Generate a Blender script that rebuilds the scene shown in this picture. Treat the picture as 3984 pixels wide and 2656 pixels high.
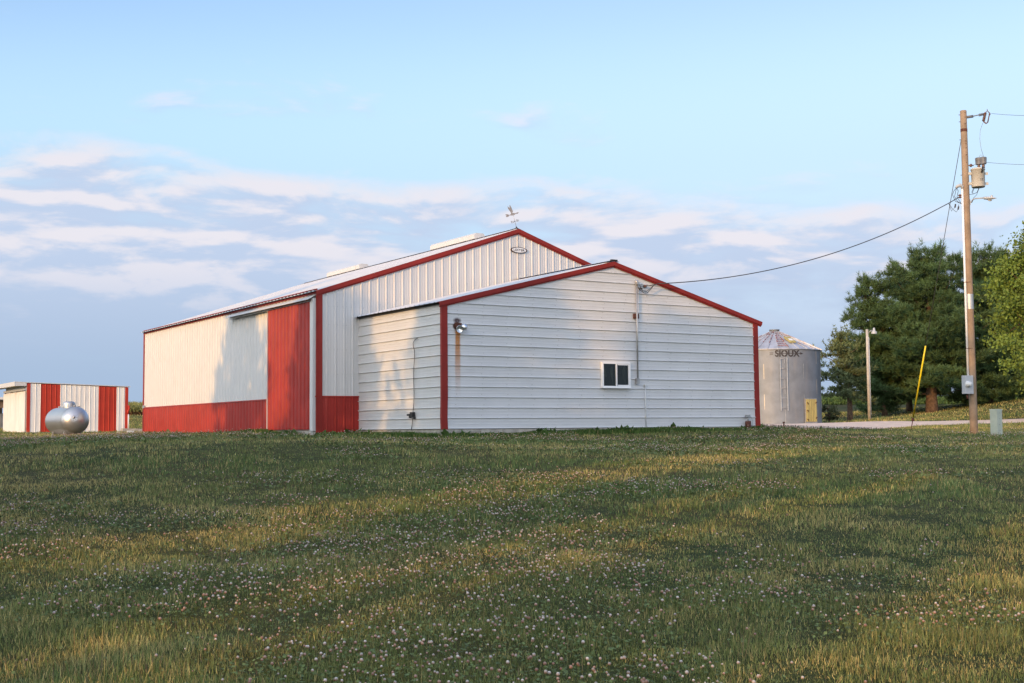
import bpy, bmesh, math, random
import numpy as np
from mathutils import Vector, Matrix

for o in list(bpy.data.objects):
    bpy.data.objects.remove(o)
SC = bpy.context.scene
COL = SC.collection

# ------------------------------------------------------------------ camera
PITCH, ROLL, YAW = math.radians(3.9747), math.radians(-0.4876), math.radians(32.1887)
FPX, PXW, PXH = 4954.0, 3984.0, 2656.0
CAM = np.array([-13.4154, -24.1557, -0.033])
FWD = np.array([math.sin(YAW)*math.cos(PITCH), math.cos(YAW)*math.cos(PITCH), math.sin(PITCH)])
_r = np.array([math.cos(YAW), -math.sin(YAW), 0.0])
_u = np.cross(_r, FWD)
RGT = _r*math.cos(ROLL) + _u*math.sin(ROLL)
UPV = -_r*math.sin(ROLL) + _u*math.cos(ROLL)
HF = np.array([math.sin(YAW), math.cos(YAW), 0.0])      # level forward
HR = np.array([math.cos(YAW), -math.sin(YAW), 0.0])     # level right
cd = bpy.data.cameras.new('camera')
cam = bpy.data.objects.new('camera', cd)
COL.objects.link(cam)
cd.sensor_width = 36.0
cd.lens = FPX/PXW*36.0
cd.clip_start = 0.1
cd.clip_end = 3000
m = Matrix.Identity(4)
for i in range(3):
    m[i][0] = RGT[i]; m[i][1] = UPV[i]; m[i][2] = -FWD[i]; m[i][3] = CAM[i]
cam.matrix_world = m
SC.camera = cam

# ------------------------------------------------------------------ light and sky
SUN_EL = math.radians(12.0)
SUN_A = math.radians(66.0)          # angle from the garage's front normal (-Y) towards -X
SDIR = np.array([-math.sin(SUN_A)*math.cos(SUN_EL), -math.cos(SUN_A)*math.cos(SUN_EL), math.sin(SUN_EL)])
sl = bpy.data.lights.new('sun', 'SUN')
sl.energy = 4.0
sl.angle = math.radians(0.5)
sl.color = (1.0, 0.54, 0.16)
so = bpy.data.objects.new('sun', sl)
COL.objects.link(so)
so.rotation_euler = Vector((-SDIR[0], -SDIR[1], -SDIR[2])).to_track_quat('-Z', 'Y').to_euler()
so.location = (-30, -20, 30)
SC.view_settings.view_transform = 'Standard'
SC.view_settings.look = 'None'
SC.view_settings.exposure = -0.45
SC.view_settings.gamma = 1.0

world = bpy.data.worlds.new('World')
SC.world = world
world.use_nodes = True


class NT:
    """small helper for writing node graphs"""
    def __init__(s, tree):
        s.t = tree; s.n = tree.nodes; s.l = tree.links
    def new(s, typ, **kw):
        nd = s.n.new(typ)
        for k, v in kw.items():
            setattr(nd, k, v)
        return nd
    def put(s, sock, v):
        if isinstance(v, bpy.types.NodeSocket):
            s.l.new(v, sock)
        elif v is not None:
            sock.default_value = v
    def m(s, op, a, b=None, c=None, clamp=False):
        nd = s.new('ShaderNodeMath', operation=op, use_clamp=clamp)
        s.put(nd.inputs[0], a)
        if b is not None: s.put(nd.inputs[1], b)
        if c is not None: s.put(nd.inputs[2], c)
        return nd.outputs[0]
    def ss(s, x, a, b):
        nd = s.new('ShaderNodeMapRange', interpolation_type='SMOOTHSTEP')
        s.put(nd.inputs[0], x); nd.inputs[1].default_value = a; nd.inputs[2].default_value = b
        nd.inputs[3].default_value = 0; nd.inputs[4].default_value = 1
        return nd.outputs[0]
    def dot(s, a, v):
        nd = s.new('ShaderNodeVectorMath', operation='DOT_PRODUCT')
        s.put(nd.inputs[0], a); nd.inputs[1].default_value = tuple(v)
        return nd.outputs['Value']
    def xyz(s, x, y, z):
        nd = s.new('ShaderNodeCombineXYZ')
        s.put(nd.inputs[0], x); s.put(nd.inputs[1], y); s.put(nd.inputs[2], z)
        return nd.outputs[0]
    def sep(s, v):
        nd = s.new('ShaderNodeSeparateXYZ'); s.put(nd.inputs[0], v)
        return nd.outputs
    def noise(s, vec, scale, detail=4, rough=0.55, dist=0.0):
        nd = s.new('ShaderNodeTexNoise')
        if vec is not None: s.put(nd.inputs['Vector'], vec)
        nd.inputs['Scale'].default_value = scale; nd.inputs['Detail'].default_value = detail
        nd.inputs['Roughness'].default_value = rough; nd.inputs['Distortion'].default_value = dist
        return nd.outputs['Fac']
    def mix(s, f, a, b, bt='MIX'):
        nd = s.new('ShaderNodeMix', data_type='RGBA', blend_type=bt)
        s.put(nd.inputs[0], f)
        for sock, v in ((nd.inputs[6], a), (nd.inputs[7], b)):
            if isinstance(v, (tuple, list)): v = tuple(v)[:3] + (1.0,)
            s.put(sock, v)
        return nd.outputs[2]


def build_sky():
    w = NT(world.node_tree)
    bg = w.n['Background']
    sky = w.new('ShaderNodeTexSky', sky_type='NISHITA')
    sky.sun_disc = False
    sky.sun_elevation = SUN_EL
    sky.sun_rotation = math.atan2(SDIR[0], SDIR[1])
    sky.altitude = 300; sky.air_density = 1.0; sky.dust_density = 0.6; sky.ozone_density = 1.2
    tc = w.new('ShaderNodeTexCoord')
    d = tc.outputs['Generated']
    az = w.m('ARCTAN2', w.dot(d, HR), w.dot(d, HF))
    el = w.m('ARCSINE', w.sep(d)[2])
    # wide layers low down, small isolated clouds above them
    def dens(e_shift):
        e = w.m('ADD', el, e_shift)
        v = w.xyz(w.m('MULTIPLY', az, 4.2), w.m('MULTIPLY', e, 14.0), 3.7)
        n1 = w.noise(v, 2.0, 7, 0.54, 0.3)
        v2 = w.xyz(w.m('MULTIPLY', az, 1.5), w.m('MULTIPLY', e, 16.0), 9.1)
        n2 = w.noise(v2, 1.3, 3, 0.5, 0.0)
        n = w.m('ADD', w.m('MULTIPLY', n1, 0.60), w.m('MULTIPLY', n2, 0.40))
        # cover: thick below 9 deg, gone above 15 deg, thinner to the north-east
        cover = w.m('SUBTRACT', 0.175, w.m('ADD', w.m('MULTIPLY', w.ss(e, 0.145, 0.24), 0.265), w.m('MULTIPLY', w.ss(e, 0.25, 0.30), 0.15)))
        cover = w.m('SUBTRACT', cover, w.m('MULTIPLY', w.ss(az, -0.02, 0.30), 0.075))
        return w.m('ADD', n, w.m('ADD', cover, -0.5))
    d0 = dens(0.0)
    d1 = dens(0.010)
    a = w.ss(d0, -0.05, 0.15)
    lit = w.m('MULTIPLY', w.ss(w.m('SUBTRACT', d0, d1), -0.02, 0.07), w.ss(el, 0.06, 0.15))
    shade = w.mix(w.ss(el, 0.02, 0.15), (3.6, 4.75, 6.5), (5.0, 5.9, 7.7))
    ccol = w.mix(lit, shade, (7.9, 7.5, 8.0))
    clear = w.mix(1.0, sky.outputs[0], w.mix(w.ss(az, -0.40, 0.35), (2.45, 2.44, 2.60), (2.40, 2.20, 2.60)), 'MULTIPLY')
    clear = w.mix(w.m('MULTIPLY', w.ss(el, 0.33, 0.20), 0.85), clear, w.mix(w.ss(az, -0.4, 0.35), (5.0, 7.3, 9.2), (5.6, 7.6, 9.2)))
    hz = w.mix(w.ss(az, -0.25, 0.30), (3.7, 4.9, 6.6), (5.0, 5.85, 7.5))
    clear = w.mix(w.m('MULTIPLY', w.ss(el, 0.23, 0.03), 0.92), clear, hz)
    out = w.mix(w.m('MULTIPLY', a, 0.90), clear, ccol)
    # extra brightness added to the sky towards the low sun, to lift ambient light
    sun_side_boost = w.m('ADD', 1.0, w.m('MULTIPLY', w.ss(w.dot(d, SDIR), -0.38, 0.55), 2.2))
    out = w.mix(1.0, out, w.xyz(sun_side_boost, w.m('ADD', w.m('MULTIPLY', sun_side_boost, 0.77), 0.23), w.m('ADD', w.m('MULTIPLY', sun_side_boost, 0.50), 0.50)), 'MULTIPLY')
    up = w.m('ADD', 1.0, w.m('MULTIPLY', w.ss(el, 0.5, 1.1), 0.5))  # overhead sky brightened as well, an added boost to the ambient light
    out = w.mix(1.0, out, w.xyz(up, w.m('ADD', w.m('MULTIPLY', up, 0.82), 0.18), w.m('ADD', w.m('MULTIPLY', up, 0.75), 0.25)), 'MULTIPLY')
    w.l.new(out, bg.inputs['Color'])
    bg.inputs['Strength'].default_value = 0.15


build_sky()

# ------------------------------------------------------------------ pixel to place, tagging
def ray(x, y):
    return FWD + RGT*(x-PXW/2)/FPX - UPV*(y-PXH/2)/FPX
def at(x, y, v):
    d = ray(x, y)
    return CAM + d*(v/float(d @ HF))
def on_plane(x, y, axis, val):
    d = ray(x, y)
    return CAM + d*((val-CAM[axis])/d[axis])
def uv_of(p):
    q = np.asarray(p) - CAM
    return float(q @ HR), float(q @ HF)
def from_uv(u, v, z):
    q = CAM + HR*u + HF*v
    return np.array([q[0], q[1], z])

def tag(o, label=None, cat=None, group=None, kind=None):
    if label: o['label'] = label
    if cat: o['category'] = cat
    if group: o['group'] = group
    if kind: o['kind'] = kind
    return o

ORG = {}
def empty(name, loc, label, cat, group=None):
    o = bpy.data.objects.new(name, None)
    o.empty_display_size = 0.3
    COL.objects.link(o)
    o.location = tuple(loc)
    ORG[o.name] = np.array(loc, float)
    return tag(o, label, cat, group)

class MB:
    """collects world-space geometry for ONE mesh object"""
    def __init__(s):
        s.v = []; s.f = []; s.mi = []; s.cur = 0; s.smooth = []
        s.sm = False
    def add(s, verts, faces):
        b = len(s.v)
        s.v.extend([tuple(map(float, p)) for p in verts])
        for f in faces:
            s.f.append(tuple(b+i for i in f)); s.mi.append(s.cur); s.smooth.append(s.sm)
        return s
    def box(s, c, e, ax=None):
        """centre c, half extents e, axes ax (rows)"""
        ax = np.eye(3) if ax is None else np.array(ax, float)
        c = np.array(c, float); P = []
        for i in (-1, 1):
            for j in (-1, 1):
                for k in (-1, 1):
                    P.append(c + ax[0]*e[0]*i + ax[1]*e[1]*j + ax[2]*e[2]*k)
        return s.add(P, [(0,1,3,2),(4,6,7,5),(0,4,5,1),(2,3,7,6),(0,2,6,4),(1,5,7,3)])
    def bar(s, a, b, w, h, up=(0,0,1)):
        a = np.array(a, float); b = np.array(b, float); d = b-a; L = np.linalg.norm(d); d /= L
        up = np.array(up, float); sd = np.cross(d, up); sd /= np.linalg.norm(sd); up = np.cross(sd, d)
        return s.box((a+b)/2, (L/2, w/2, h/2), (d, sd, up))
    def tube(s, pts, rad, n=8, caps=True, smooth=True):
        pts = [np.array(p, float) for p in pts]
        if not hasattr(rad, '__len__'): rad = [rad]*len(pts)
        sm = s.sm; s.sm = smooth
        V = []; ref = None
        for i, p in enumerate(pts):
            t = pts[min(i+1, len(pts)-1)] - pts[max(i-1, 0)]
            t = t/(np.linalg.norm(t)+1e-12)
            if ref is None:
                ref = np.array([0, 0, 1.0]) if abs(t[2]) < 0.9 else np.array([1.0, 0, 0])
            a = np.cross(t, ref); a /= np.linalg.norm(a)+1e-12; b = np.cross(a, t); ref = b
            for k in range(n):
                th = 2*math.pi*k/n
                V.append(p + (a*math.cos(th) + b*math.sin(th))*rad[i])
        F = []
        for i in range(len(pts)-1):
            for k in range(n):
                F.append((i*n+k, i*n+(k+1) % n, (i+1)*n+(k+1) % n, (i+1)*n+k))
        if caps:
            F.append(tuple(range(n-1, -1, -1))); F.append(tuple((len(pts)-1)*n+k for k in range(n)))
        s.add(V, F); s.sm = sm
        return s
    def lathe(s, o, axis, prof, n=24, smooth=True):
        """profile [(r, h)] turned about axis at o"""
        o = np.array(o, float); axis = np.array(axis, float); axis /= np.linalg.norm(axis)
        ref = np.array([0, 0, 1.0]) if abs(axis[2]) < 0.9 else np.array([1.0, 0, 0])
        a = np.cross(axis, ref); a /= np.linalg.norm(a); b = np.cross(axis, a)
        V = []; F = []; sm = s.sm; s.sm = smooth
        for (r, h) in prof:
            for k in range(n):
                th = 2*math.pi*k/n
                V.append(o + axis*h + (a*math.cos(th)+b*math.sin(th))*max(r, 1e-5))
        for i in range(len(prof)-1):
            for k in range(n):
                F.append((i*n+k, i*n+(k+1) % n, (i+1)*n+(k+1) % n, (i+1)*n+k))
        s.add(V, F); s.sm = sm
        return s
    def prism(s, poly, o, ax, ay, nrm, th):
        """flat outline poly [(x, y)] on plane o, ax, ay with thickness th along nrm"""
        o, ax, ay, nrm = [np.array(q, float) for q in (o, ax, ay, nrm)]
        n = len(poly)
        V = [o+ax*x+ay*y for x, y in poly] + [o+ax*x+ay*y+nrm*th for x, y in poly]
        F = [tuple(range(n-1, -1, -1)), tuple(range(n, 2*n))]
        for i in range(n):
            j = (i+1) % n
            F.append((i, j, n+j, n+i))
        return s.add(V, F)
    def build(s, name, mat, parent=None, label=None, cat=None, group=None, kind=None, origin=None, recalc=True):
        me = bpy.data.meshes.new(name)
        o = bpy.data.objects.new(name, me)
        COL.objects.link(o)
        if parent is not None:
            o.parent = parent; org = ORG[parent.name]; ORG[o.name] = org
        else:
            org = np.array(origin, float) if origin is not None else np.zeros(3)
            o.location = tuple(org); ORG[o.name] = org
        me.from_pydata([(x-org[0], y-org[1], z-org[2]) for x, y, z in s.v], [], s.f)
        for mt in (mat if isinstance(mat, (list, tuple)) else [mat]):
            me.materials.append(mt)
        me.polygons.foreach_set('material_index', s.mi)
        me.polygons.foreach_set('use_smooth', s.smooth)
        if recalc and len(s.f) < 60000:
            bm = bmesh.new(); bm.from_mesh(me)
            bmesh.ops.recalc_face_normals(bm, faces=bm.faces)
            bm.to_mesh(me); bm.free()
        me.update()
        return tag(o, label, cat, group, kind)

def np_mesh(name, V, F, mat, parent=None, col=None, origin=None, smooth=False):
    """big mesh straight from numpy arrays: V (n,3), F (m,k)"""
    me = bpy.data.meshes.new(name)
    o = bpy.data.objects.new(name, me)
    COL.objects.link(o)
    if parent is not None:
        o.parent = parent; org = ORG[parent.name]
    else:
        org = np.array(origin, float) if origin is not None else np.zeros(3)
        o.location = tuple(org)
    ORG[o.name] = org
    V = np.asarray(V, np.float32) - org.astype(np.float32)
    F = np.asarray(F, np.int32); mF, k = F.shape
    me.vertices.add(len(V)); me.vertices.foreach_set('co', V.ravel())
    me.loops.add(mF*k); me.loops.foreach_set('vertex_index', F.ravel())
    me.polygons.add(mF)
    me.polygons.foreach_set('loop_start', np.arange(0, mF*k, k, dtype=np.int32))
    me.polygons.foreach_set('loop_total', np.full(mF, k, np.int32))
    if smooth: me.polygons.foreach_set('use_smooth', np.ones(mF, bool))
    me.update(calc_edges=True)
    if col is not None:
        at_ = me.color_attributes.new('Col', 'FLOAT_COLOR', 'POINT')
        c4 = np.ones((len(V), 4), np.float32); c4[:, :3] = col
        at_.data.foreach_set('color', c4.ravel())
    me.materials.append(mat)
    return o

# ------------------------------------------------------------------ noise in numpy
def _hash(ix, iy, seed):
    h = (ix.astype(np.int64)*374761393 + iy.astype(np.int64)*668265263 + seed*1274126177) & 0xffffffff
    h = ((h ^ (h >> 13))*1274126177) & 0xffffffff
    return ((h ^ (h >> 16)) & 0xffff)/65535.0
def vnoise(x, y, seed=0):
    x = np.asarray(x, float); y = np.asarray(y, float)
    ix = np.floor(x); iy = np.floor(y); fx = x-ix; fy = y-iy
    fx = fx*fx*(3-2*fx); fy = fy*fy*(3-2*fy)
    a = _hash(ix, iy, seed); b = _hash(ix+1, iy, seed); c = _hash(ix, iy+1, seed); d = _hash(ix+1, iy+1, seed)
    return (a*(1-fx)+b*fx)*(1-fy) + (c*(1-fx)+d*fx)*fy
def fbm(x, y, seed=0, octv=4):
    s = 0; a = 0.5; n = 0
    for k in range(octv):
        s = s + a*vnoise(x*2**k, y*2**k, seed+k*17); n += a; a *= 0.5
    return s/n

# ------------------------------------------------------------------ materials
def mat(name, col, rough=0.6, metal=0.0, var=0.08, scale=3.0, bump=0.0, spec=0.4, streak=None, can=0.0):
    mt = bpy.data.materials.new(name); mt.use_nodes = True
    w = NT(mt.node_tree); b = w.n['Principled BSDF']
    tc = w.new('ShaderNodeTexCoord'); ob = tc.outputs['Object']
    n = w.noise(ob, scale, 5, 0.6)
    f = w.ss(n, 0.3, 0.7)
    c = w.mix(f, tuple(x*(1-var) for x in col), tuple(min(1, x*(1+var)) for x in col))
    if streak:                                   # weathering that runs one way
        mp = w.new('ShaderNodeMapping'); w.l.new(ob, mp.inputs[0]); mp.inputs['Scale'].default_value = streak[0]
        n2 = w.noise(mp.outputs[0], 1.0, 4, 0.65)
        c = w.mix(w.m('MULTIPLY', w.ss(n2, 0.5, 0.8), streak[2]), c, streak[1])
    w.l.new(c, b.inputs['Base Color'])
    b.inputs['Roughness'].default_value = rough
    b.inputs['Metallic'].default_value = metal
    b.inputs['Specular IOR Level'].default_value = spec
    if rough < 0.7:
        rr = w.m('ADD', w.m('MULTIPLY', w.noise(ob, scale*2.3, 3), 0.2), rough-0.1)
        w.l.new(rr, b.inputs['Roughness'])
    if bump:
        bp = w.new('ShaderNodeBump'); bp.inputs['Strength'].default_value = bump; bp.inputs['Distance'].default_value = 0.02
        w.l.new(w.noise(ob, scale*6, 4), bp.inputs['Height']); w.l.new(bp.outputs[0], b.inputs['Normal'])
    if can:                                      # sheets that are not quite flat
        bp = w.new('ShaderNodeBump'); bp.inputs['Strength'].default_value = can; bp.inputs['Distance'].default_value = 0.05
        w.l.new(w.noise(ob, 1.9, 2, 0.5), bp.inputs['Height']); w.l.new(bp.outputs[0], b.inputs['Normal'])
    return mt

WHITE = (0.555, 0.545, 0.535)
M = {}
M['white'] = mat('white_steel', WHITE, 0.42, 0, 0.025, 1.2, streak=((9, 9, 0.25), (0.47, 0.43, 0.37), 0.28), can=0.25)
M['roof'] = mat('roof_steel', (0.56, 0.56, 0.565), 0.38, 0, 0.03, 1.0)
M['red'] = mat('red_steel', (0.31, 0.027, 0.021), 0.42, 0, 0.12, 1.5, spec=0.2, streak=((7, 7, 0.35), (0.37, 0.075, 0.06), 0.5), can=0.3)
M['redtrim'] = mat('red_trim', (0.235, 0.026, 0.021), 0.5, 0, 0.12, 2.0, spec=0.15)
M['shedwhite'] = mat('shed_white', (0.74, 0.71, 0.66), 0.5, 0, 0.05, 1.0)
M['shedred'] = mat('shed_red', (0.42, 0.035, 0.018), 0.5, 0, 0.12, 1.0, spec=0.25)
M['concrete'] = mat('concrete', (0.36, 0.33, 0.28), 0.9, 0, 0.25, 5, 0.4)
M['dark'] = mat('dark_plastic', (0.018, 0.017, 0.017), 0.5, 0, 0.1, 8)
M['darkgap'] = mat('dark_foam', (0.03, 0.028, 0.026), 0.9, 0, 0.2, 8)
M['vinyl'] = mat('white_vinyl', (0.76, 0.755, 0.745), 0.35, 0, 0.02, 2)
M['conduit'] = mat('galvanised_conduit', (0.42, 0.41, 0.40), 0.42, 0.7, 0.15, 6)
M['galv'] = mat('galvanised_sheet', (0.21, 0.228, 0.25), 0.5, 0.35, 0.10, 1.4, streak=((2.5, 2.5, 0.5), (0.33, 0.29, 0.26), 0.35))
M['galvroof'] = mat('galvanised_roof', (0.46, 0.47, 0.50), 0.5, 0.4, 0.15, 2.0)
M['rustrib'] = mat('rusty_rib', (0.24, 0.085, 0.065), 0.75, 0, 0.5, 5)
M['yellow'] = mat('yellow_paint', (0.40, 0.33, 0.12), 0.65, 0, 0.1, 3)
M['guard'] = mat('yellow_guard', (0.80, 0.62, 0.02), 0.4, 0, 0.06, 3)
M['rust'] = mat('rusty_iron', (0.10, 0.035, 0.022), 0.8, 0, 0.5, 14, 0.3)
M['alu'] = mat('bright_aluminium', (0.72, 0.73, 0.75), 0.28, 0.9, 0.06, 5)
M['tank'] = mat('aluminium_paint', (0.47, 0.47, 0.48), 0.36, 0.75, 0.06, 1.2)
M['wood'] = mat('weathered_pole_wood', (0.27, 0.19, 0.125), 0.85, 0, 0.2, 3, 0.3, streak=((28, 28, 0.6), (0.15, 0.105, 0.075), 0.6))
M['greywood'] = mat('grey_post_wood', (0.30, 0.26, 0.21), 0.85, 0, 0.2, 3, 0.2, streak=((28, 28, 0.6), (0.16, 0.12, 0.10), 0.5))
M['palepost'] = mat('pale_post_wood', (0.44, 0.40, 0.34), 0.8, 0, 0.15, 3, 0.2, streak=((28, 28, 0.6), (0.30, 0.26, 0.21), 0.4))
M['brownwood'] = mat('brown_board', (0.20, 0.135, 0.085), 0.85, 0, 0.35, 3, 0.2)
M['greybox'] = mat('grey_enamel', (0.42, 0.43, 0.44), 0.45, 0, 0.05, 3)
M['trafo'] = mat('transformer_grey', (0.50, 0.48, 0.43), 0.4, 0, 0.06, 3)
M['pedestal'] = mat('pale_green_enamel', (0.43, 0.46, 0.37), 0.5, 0, 0.07, 5)
M['pvc'] = mat('pale_pvc', (0.62, 0.62, 0.60), 0.45, 0, 0.04, 3)
M['wire'] = mat('wire_black', (0.05, 0.05, 0.05), 0.6, 0, 0.1, 5)
M['wiregrey'] = mat('wire_grey', (0.22, 0.22, 0.23), 0.5, 0.4, 0.1, 5)
M['porcelain'] = mat('brown_porcelain', (0.13, 0.07, 0.055), 0.35, 0, 0.2, 9)
M['greyguard'] = mat('grey_bushing_guard', (0.14, 0.145, 0.16), 0.5, 0, 0.2, 9)
M['bark'] = mat('bark', (0.12, 0.075, 0.048), 0.9, 0, 0.4, 6, 0.6)
M['letter'] = mat('black_lettering', (0.035, 0.03, 0.03), 0.6, 0, 0.3, 10)
M['signwhite'] = mat('sign_white', (0.74, 0.73, 0.72), 0.4, 0, 0.02, 3)
M['signdark'] = mat('sign_border', (0.045, 0.025, 0.025), 0.5, 0, 0.1, 3)
M['vane'] = mat('vane_bronze', (0.40, 0.33, 0.28), 0.45, 0.5, 0.1, 5)
M['curtain'] = mat('grimy_curtain', (0.055, 0.055, 0.042), 0.9, 0, 0.3, 8)
M['interior'] = mat('dark_backing', (0.010, 0.010, 0.010), 0.9, 0, 0.1, 3)

def glass_mat():
    mt = bpy.data.materials.new('window_glass'); mt.use_nodes = True
    w = NT(mt.node_tree); w.n.clear()
    out = w.new('ShaderNodeOutputMaterial'); mx = w.new('ShaderNodeMixShader')
    fr = w.new('ShaderNodeFresnel'); fr.inputs[0].default_value = 1.45
    tr = w.new('ShaderNodeBsdfTransparent'); gl = w.new('ShaderNodeBsdfGlossy'); gl.inputs['Roughness'].default_value = 0.02; gl.inputs[0].default_value = (0.5, 0.51, 0.5, 1)
    tr.inputs[0].default_value = (0.8, 0.83, 0.8, 1)
    w.l.new(fr.outputs[0], mx.inputs[0]); w.l.new(tr.outputs[0], mx.inputs[1]); w.l.new(gl.outputs[0], mx.inputs[2])
    w.l.new(mx.outputs[0], out.inputs[0])
    return mt
M['glass'] = glass_mat()

def foliage_mat(name, trans=0.35, rough=0.55):
    mt = bpy.data.materials.new(name); mt.use_nodes = True
    w = NT(mt.node_tree); b = w.n['Principled BSDF']; out = w.n['Material Output']
    at_ = w.new('ShaderNodeAttribute'); at_.attribute_name = 'Col'
    w.l.new(at_.outputs['Color'], b.inputs['Base Color'])
    b.inputs['Roughness'].default_value = rough; b.inputs['Specular IOR Level'].default_value = 0.25
    tl = w.new('ShaderNodeBsdfTranslucent'); w.l.new(at_.outputs['Color'], tl.inputs[0])
    mx = w.new('ShaderNodeMixShader'); mx.inputs[0].default_value = trans
    w.l.new(b.outputs[0], mx.inputs[1]); w.l.new(tl.outputs[0], mx.inputs[2]); w.l.new(mx.outputs[0], out.inputs[0])
    return mt
M['needles'] = foliage_mat('needles', 0.12)
M['leaves'] = foliage_mat('leaves', 0.2)
M['grassblade'] = foliage_mat('grass_blades', 0.12, 0.7)
M['clover'] = foliage_mat('clover_heads', 0.2, 0.8)

def siding_mat():
    """white siding with the rust run and soot under the old light fitting"""
    mt = mat('white_siding', (0.60, 0.60, 0.60), 0.42, 0, 0.03, 1.2, streak=((0.7, 9, 7), (0.47, 0.45, 0.41), 0.30), can=0.25)
    w = NT(mt.node_tree); b = w.n['Principled BSDF']
    src = b.inputs['Base Color'].links[0].from_socket
    tc = w.new('ShaderNodeTexCoord'); x, y, z = w.sep(tc.outputs['Object'])
    nz = w.noise(w.xyz(w.m('MULTIPLY', x, 26.0), 0.0, w.m('MULTIPLY', z, 1.2)), 1.0, 4, 0.6)
    dx = w.m('ABSOLUTE', w.m('SUBTRACT', x, 0.385))
    wid = w.m('ADD', 0.036, w.m('MULTIPLY', nz, 0.06))
    run = w.ss(w.m('SUBTRACT', wid, dx), -0.022, 0.03)
    fall = w.m('MULTIPLY', w.ss(z, 0.55, 2.05), w.ss(z, 2.30, 2.12))
    run = w.m('MULTIPLY', w.m('MULTIPLY', run, fall), 0.95)
    c = w.mix(run, src, (0.46, 0.175, 0.028))
    # soot above and rust patch behind the fitting
    def blob(cx, cz, rx, rz, lo, hi):
        a = w.m('DIVIDE', w.m('SUBTRACT', x, cx), rx); d = w.m('DIVIDE', w.m('SUBTRACT', z, cz), rz)
        r = w.m('SQRT', w.m('ADD', w.m('MULTIPLY', a, a), w.m('MULTIPLY', d, d)))
        r = w.m('ADD', r, w.m('MULTIPLY', w.m('SUBTRACT', nz, 0.5), 0.5))
        return w.ss(r, hi, lo)
    c = w.mix(w.m('MULTIPLY', blob(0.375, 2.37, 0.12, 0.075, 0.35, 1.1), 0.97), c, (0.05, 0.022, 0.025))
    c = w.mix(w.m('MULTIPLY', blob(0.375, 2.25, 0.12, 0.10, 0.75, 1.05), 0.97), c, (0.09, 0.035, 0.022))
    w.l.new(c, b.inputs['Base Color'])
    return mt
M['siding'] = siding_mat()

# ------------------------------------------------------------------ the ground
ANCH = []   # (u, v, z)
for u in (-14, -7, 0, 7, 14, 24):
    ANCH += [(u, -12, -2.25), (u, 0, -1.63), (u, 9, -1.09), (u, 17, -0.62)]
def anc_px(x, y, v, dz=0.0):
    p = at(x, y, v); a, b = uv_of(p); ANCH.append((a, b, p[2]+dz))
def anc_xy(x, y, z):
    a, b = uv_of((x, y, 0)); ANCH.append((a, b, z))
for x, y, z in ((-0.2, -0.4, -0.20), (3, -0.4, -0.15), (6, -0.4, -0.11), (9.4, -0.4, -0.09), (0, 8, 0.0), (5, 10, 0.0), (10, 12, 0.06),
                (-1.4, 4.4, -0.14), (-1.4, 10, -0.11), (-1.4, 18.6, -0.09), (-3, -1.5, -0.30), (4, -3.5, -0.34), (9, -2.5, -0.22)):
    anc_xy(x, y, z)
anc_px(250, 1703, 43); anc_px(60, 1716, 33); anc_px(60, 1735, 25); anc_px(700, 1692, 33); anc_px(700, 1712, 26); anc_px(1200, 1705, 23); anc_px(250, 1700, 50); anc_px(104, 1684, 60); anc_px(498, 1677, 63)
anc_px(520, 1655, 85); anc_px(520, 1612, 125); anc_px(200, 1615, 130)
anc_px(3790, 1691, 35); anc_px(3895, 1697, 33); anc_px(3544, 1676, 41)
anc_px(3070, 1668, 42); anc_px(3300, 1674, 40); anc_px(3050, 1650, 78); anc_px(3200, 1648, 79)
anc_px(3345, 1634, 82); anc_px(3310, 1639, 84); anc_px(3540, 1643, 64); anc_px(3700, 1645, 62); anc_px(3966, 1645, 60)
anc_px(3500, 1621, 86); anc_px(3625, 1603, 89); anc_px(3800, 1580, 89); anc_px(3984, 1555, 89); anc_px(4200, 1530, 89)
anc_px(3966, 1600, 75); anc_px(3700, 1622, 74)
anc_px(3400, 1600, 130); anc_px(3250, 1575, 170); anc_px(3800, 1572, 170); anc_px(1900, 1600, 170)
anc_px(520, 1600, 180); anc_px(-600, 1640, 120); anc_px(-600, 1690, 40)
A = np.array(ANCH)
def tps_fit(A):
    S = 1/40.0
    P = A[:, :2]*S; n = len(P)
    d = np.linalg.norm(P[:, None]-P[None], axis=2)
    K = np.where(d > 0, d*d*np.log(d+1e-12), 0) + np.eye(n)*2e-4
    Q = np.c_[np.ones(n), P]
    L = np.zeros((n+3, n+3)); L[:n, :n] = K; L[:n, n:] = Q; L[n:, :n] = Q.T
    w = np.linalg.solve(L, np.r_[A[:, 2], np.zeros(3)])
    return P, w, S
_P, _W, _S = tps_fit(A)
def ground_uv(u, v):
    u = np.atleast_1d(np.asarray(u, float)); v = np.atleast_1d(np.asarray(v, float))
    uc = np.clip(u, -75, 75); vc = np.clip(v, -20, 175)
    q = np.stack([uc, vc], 1)*_S
    out = np.empty(len(q))
    for i in range(0, len(q), 20000):
        d = np.linalg.norm(q[i:i+20000, None]-_P[None], axis=2)
        K = np.where(d > 0, d*d*np.log(d+1e-12), 0)
        out[i:i+20000] = K @ _W[:-3] + _W[-3] + q[i:i+20000] @ _W[-2:]
    out = np.clip(out, -3.0, 4.5)
    bump = 0.09*(fbm(u*0.45+5, v*0.45+9, 3, 3)-0.5) * np.clip((24-v)/8, 0, 1)
    return out + bump
def ground_xy(x, y):
    q0 = np.asarray(x, float)-CAM[0]; q1 = np.asarray(y, float)-CAM[1]
    return ground_uv(q0*HR[0]+q1*HR[1], q0*HF[0]+q1*HF[1])
def gz(p):
    return float(ground_xy(p[0], p[1])[0])

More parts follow.
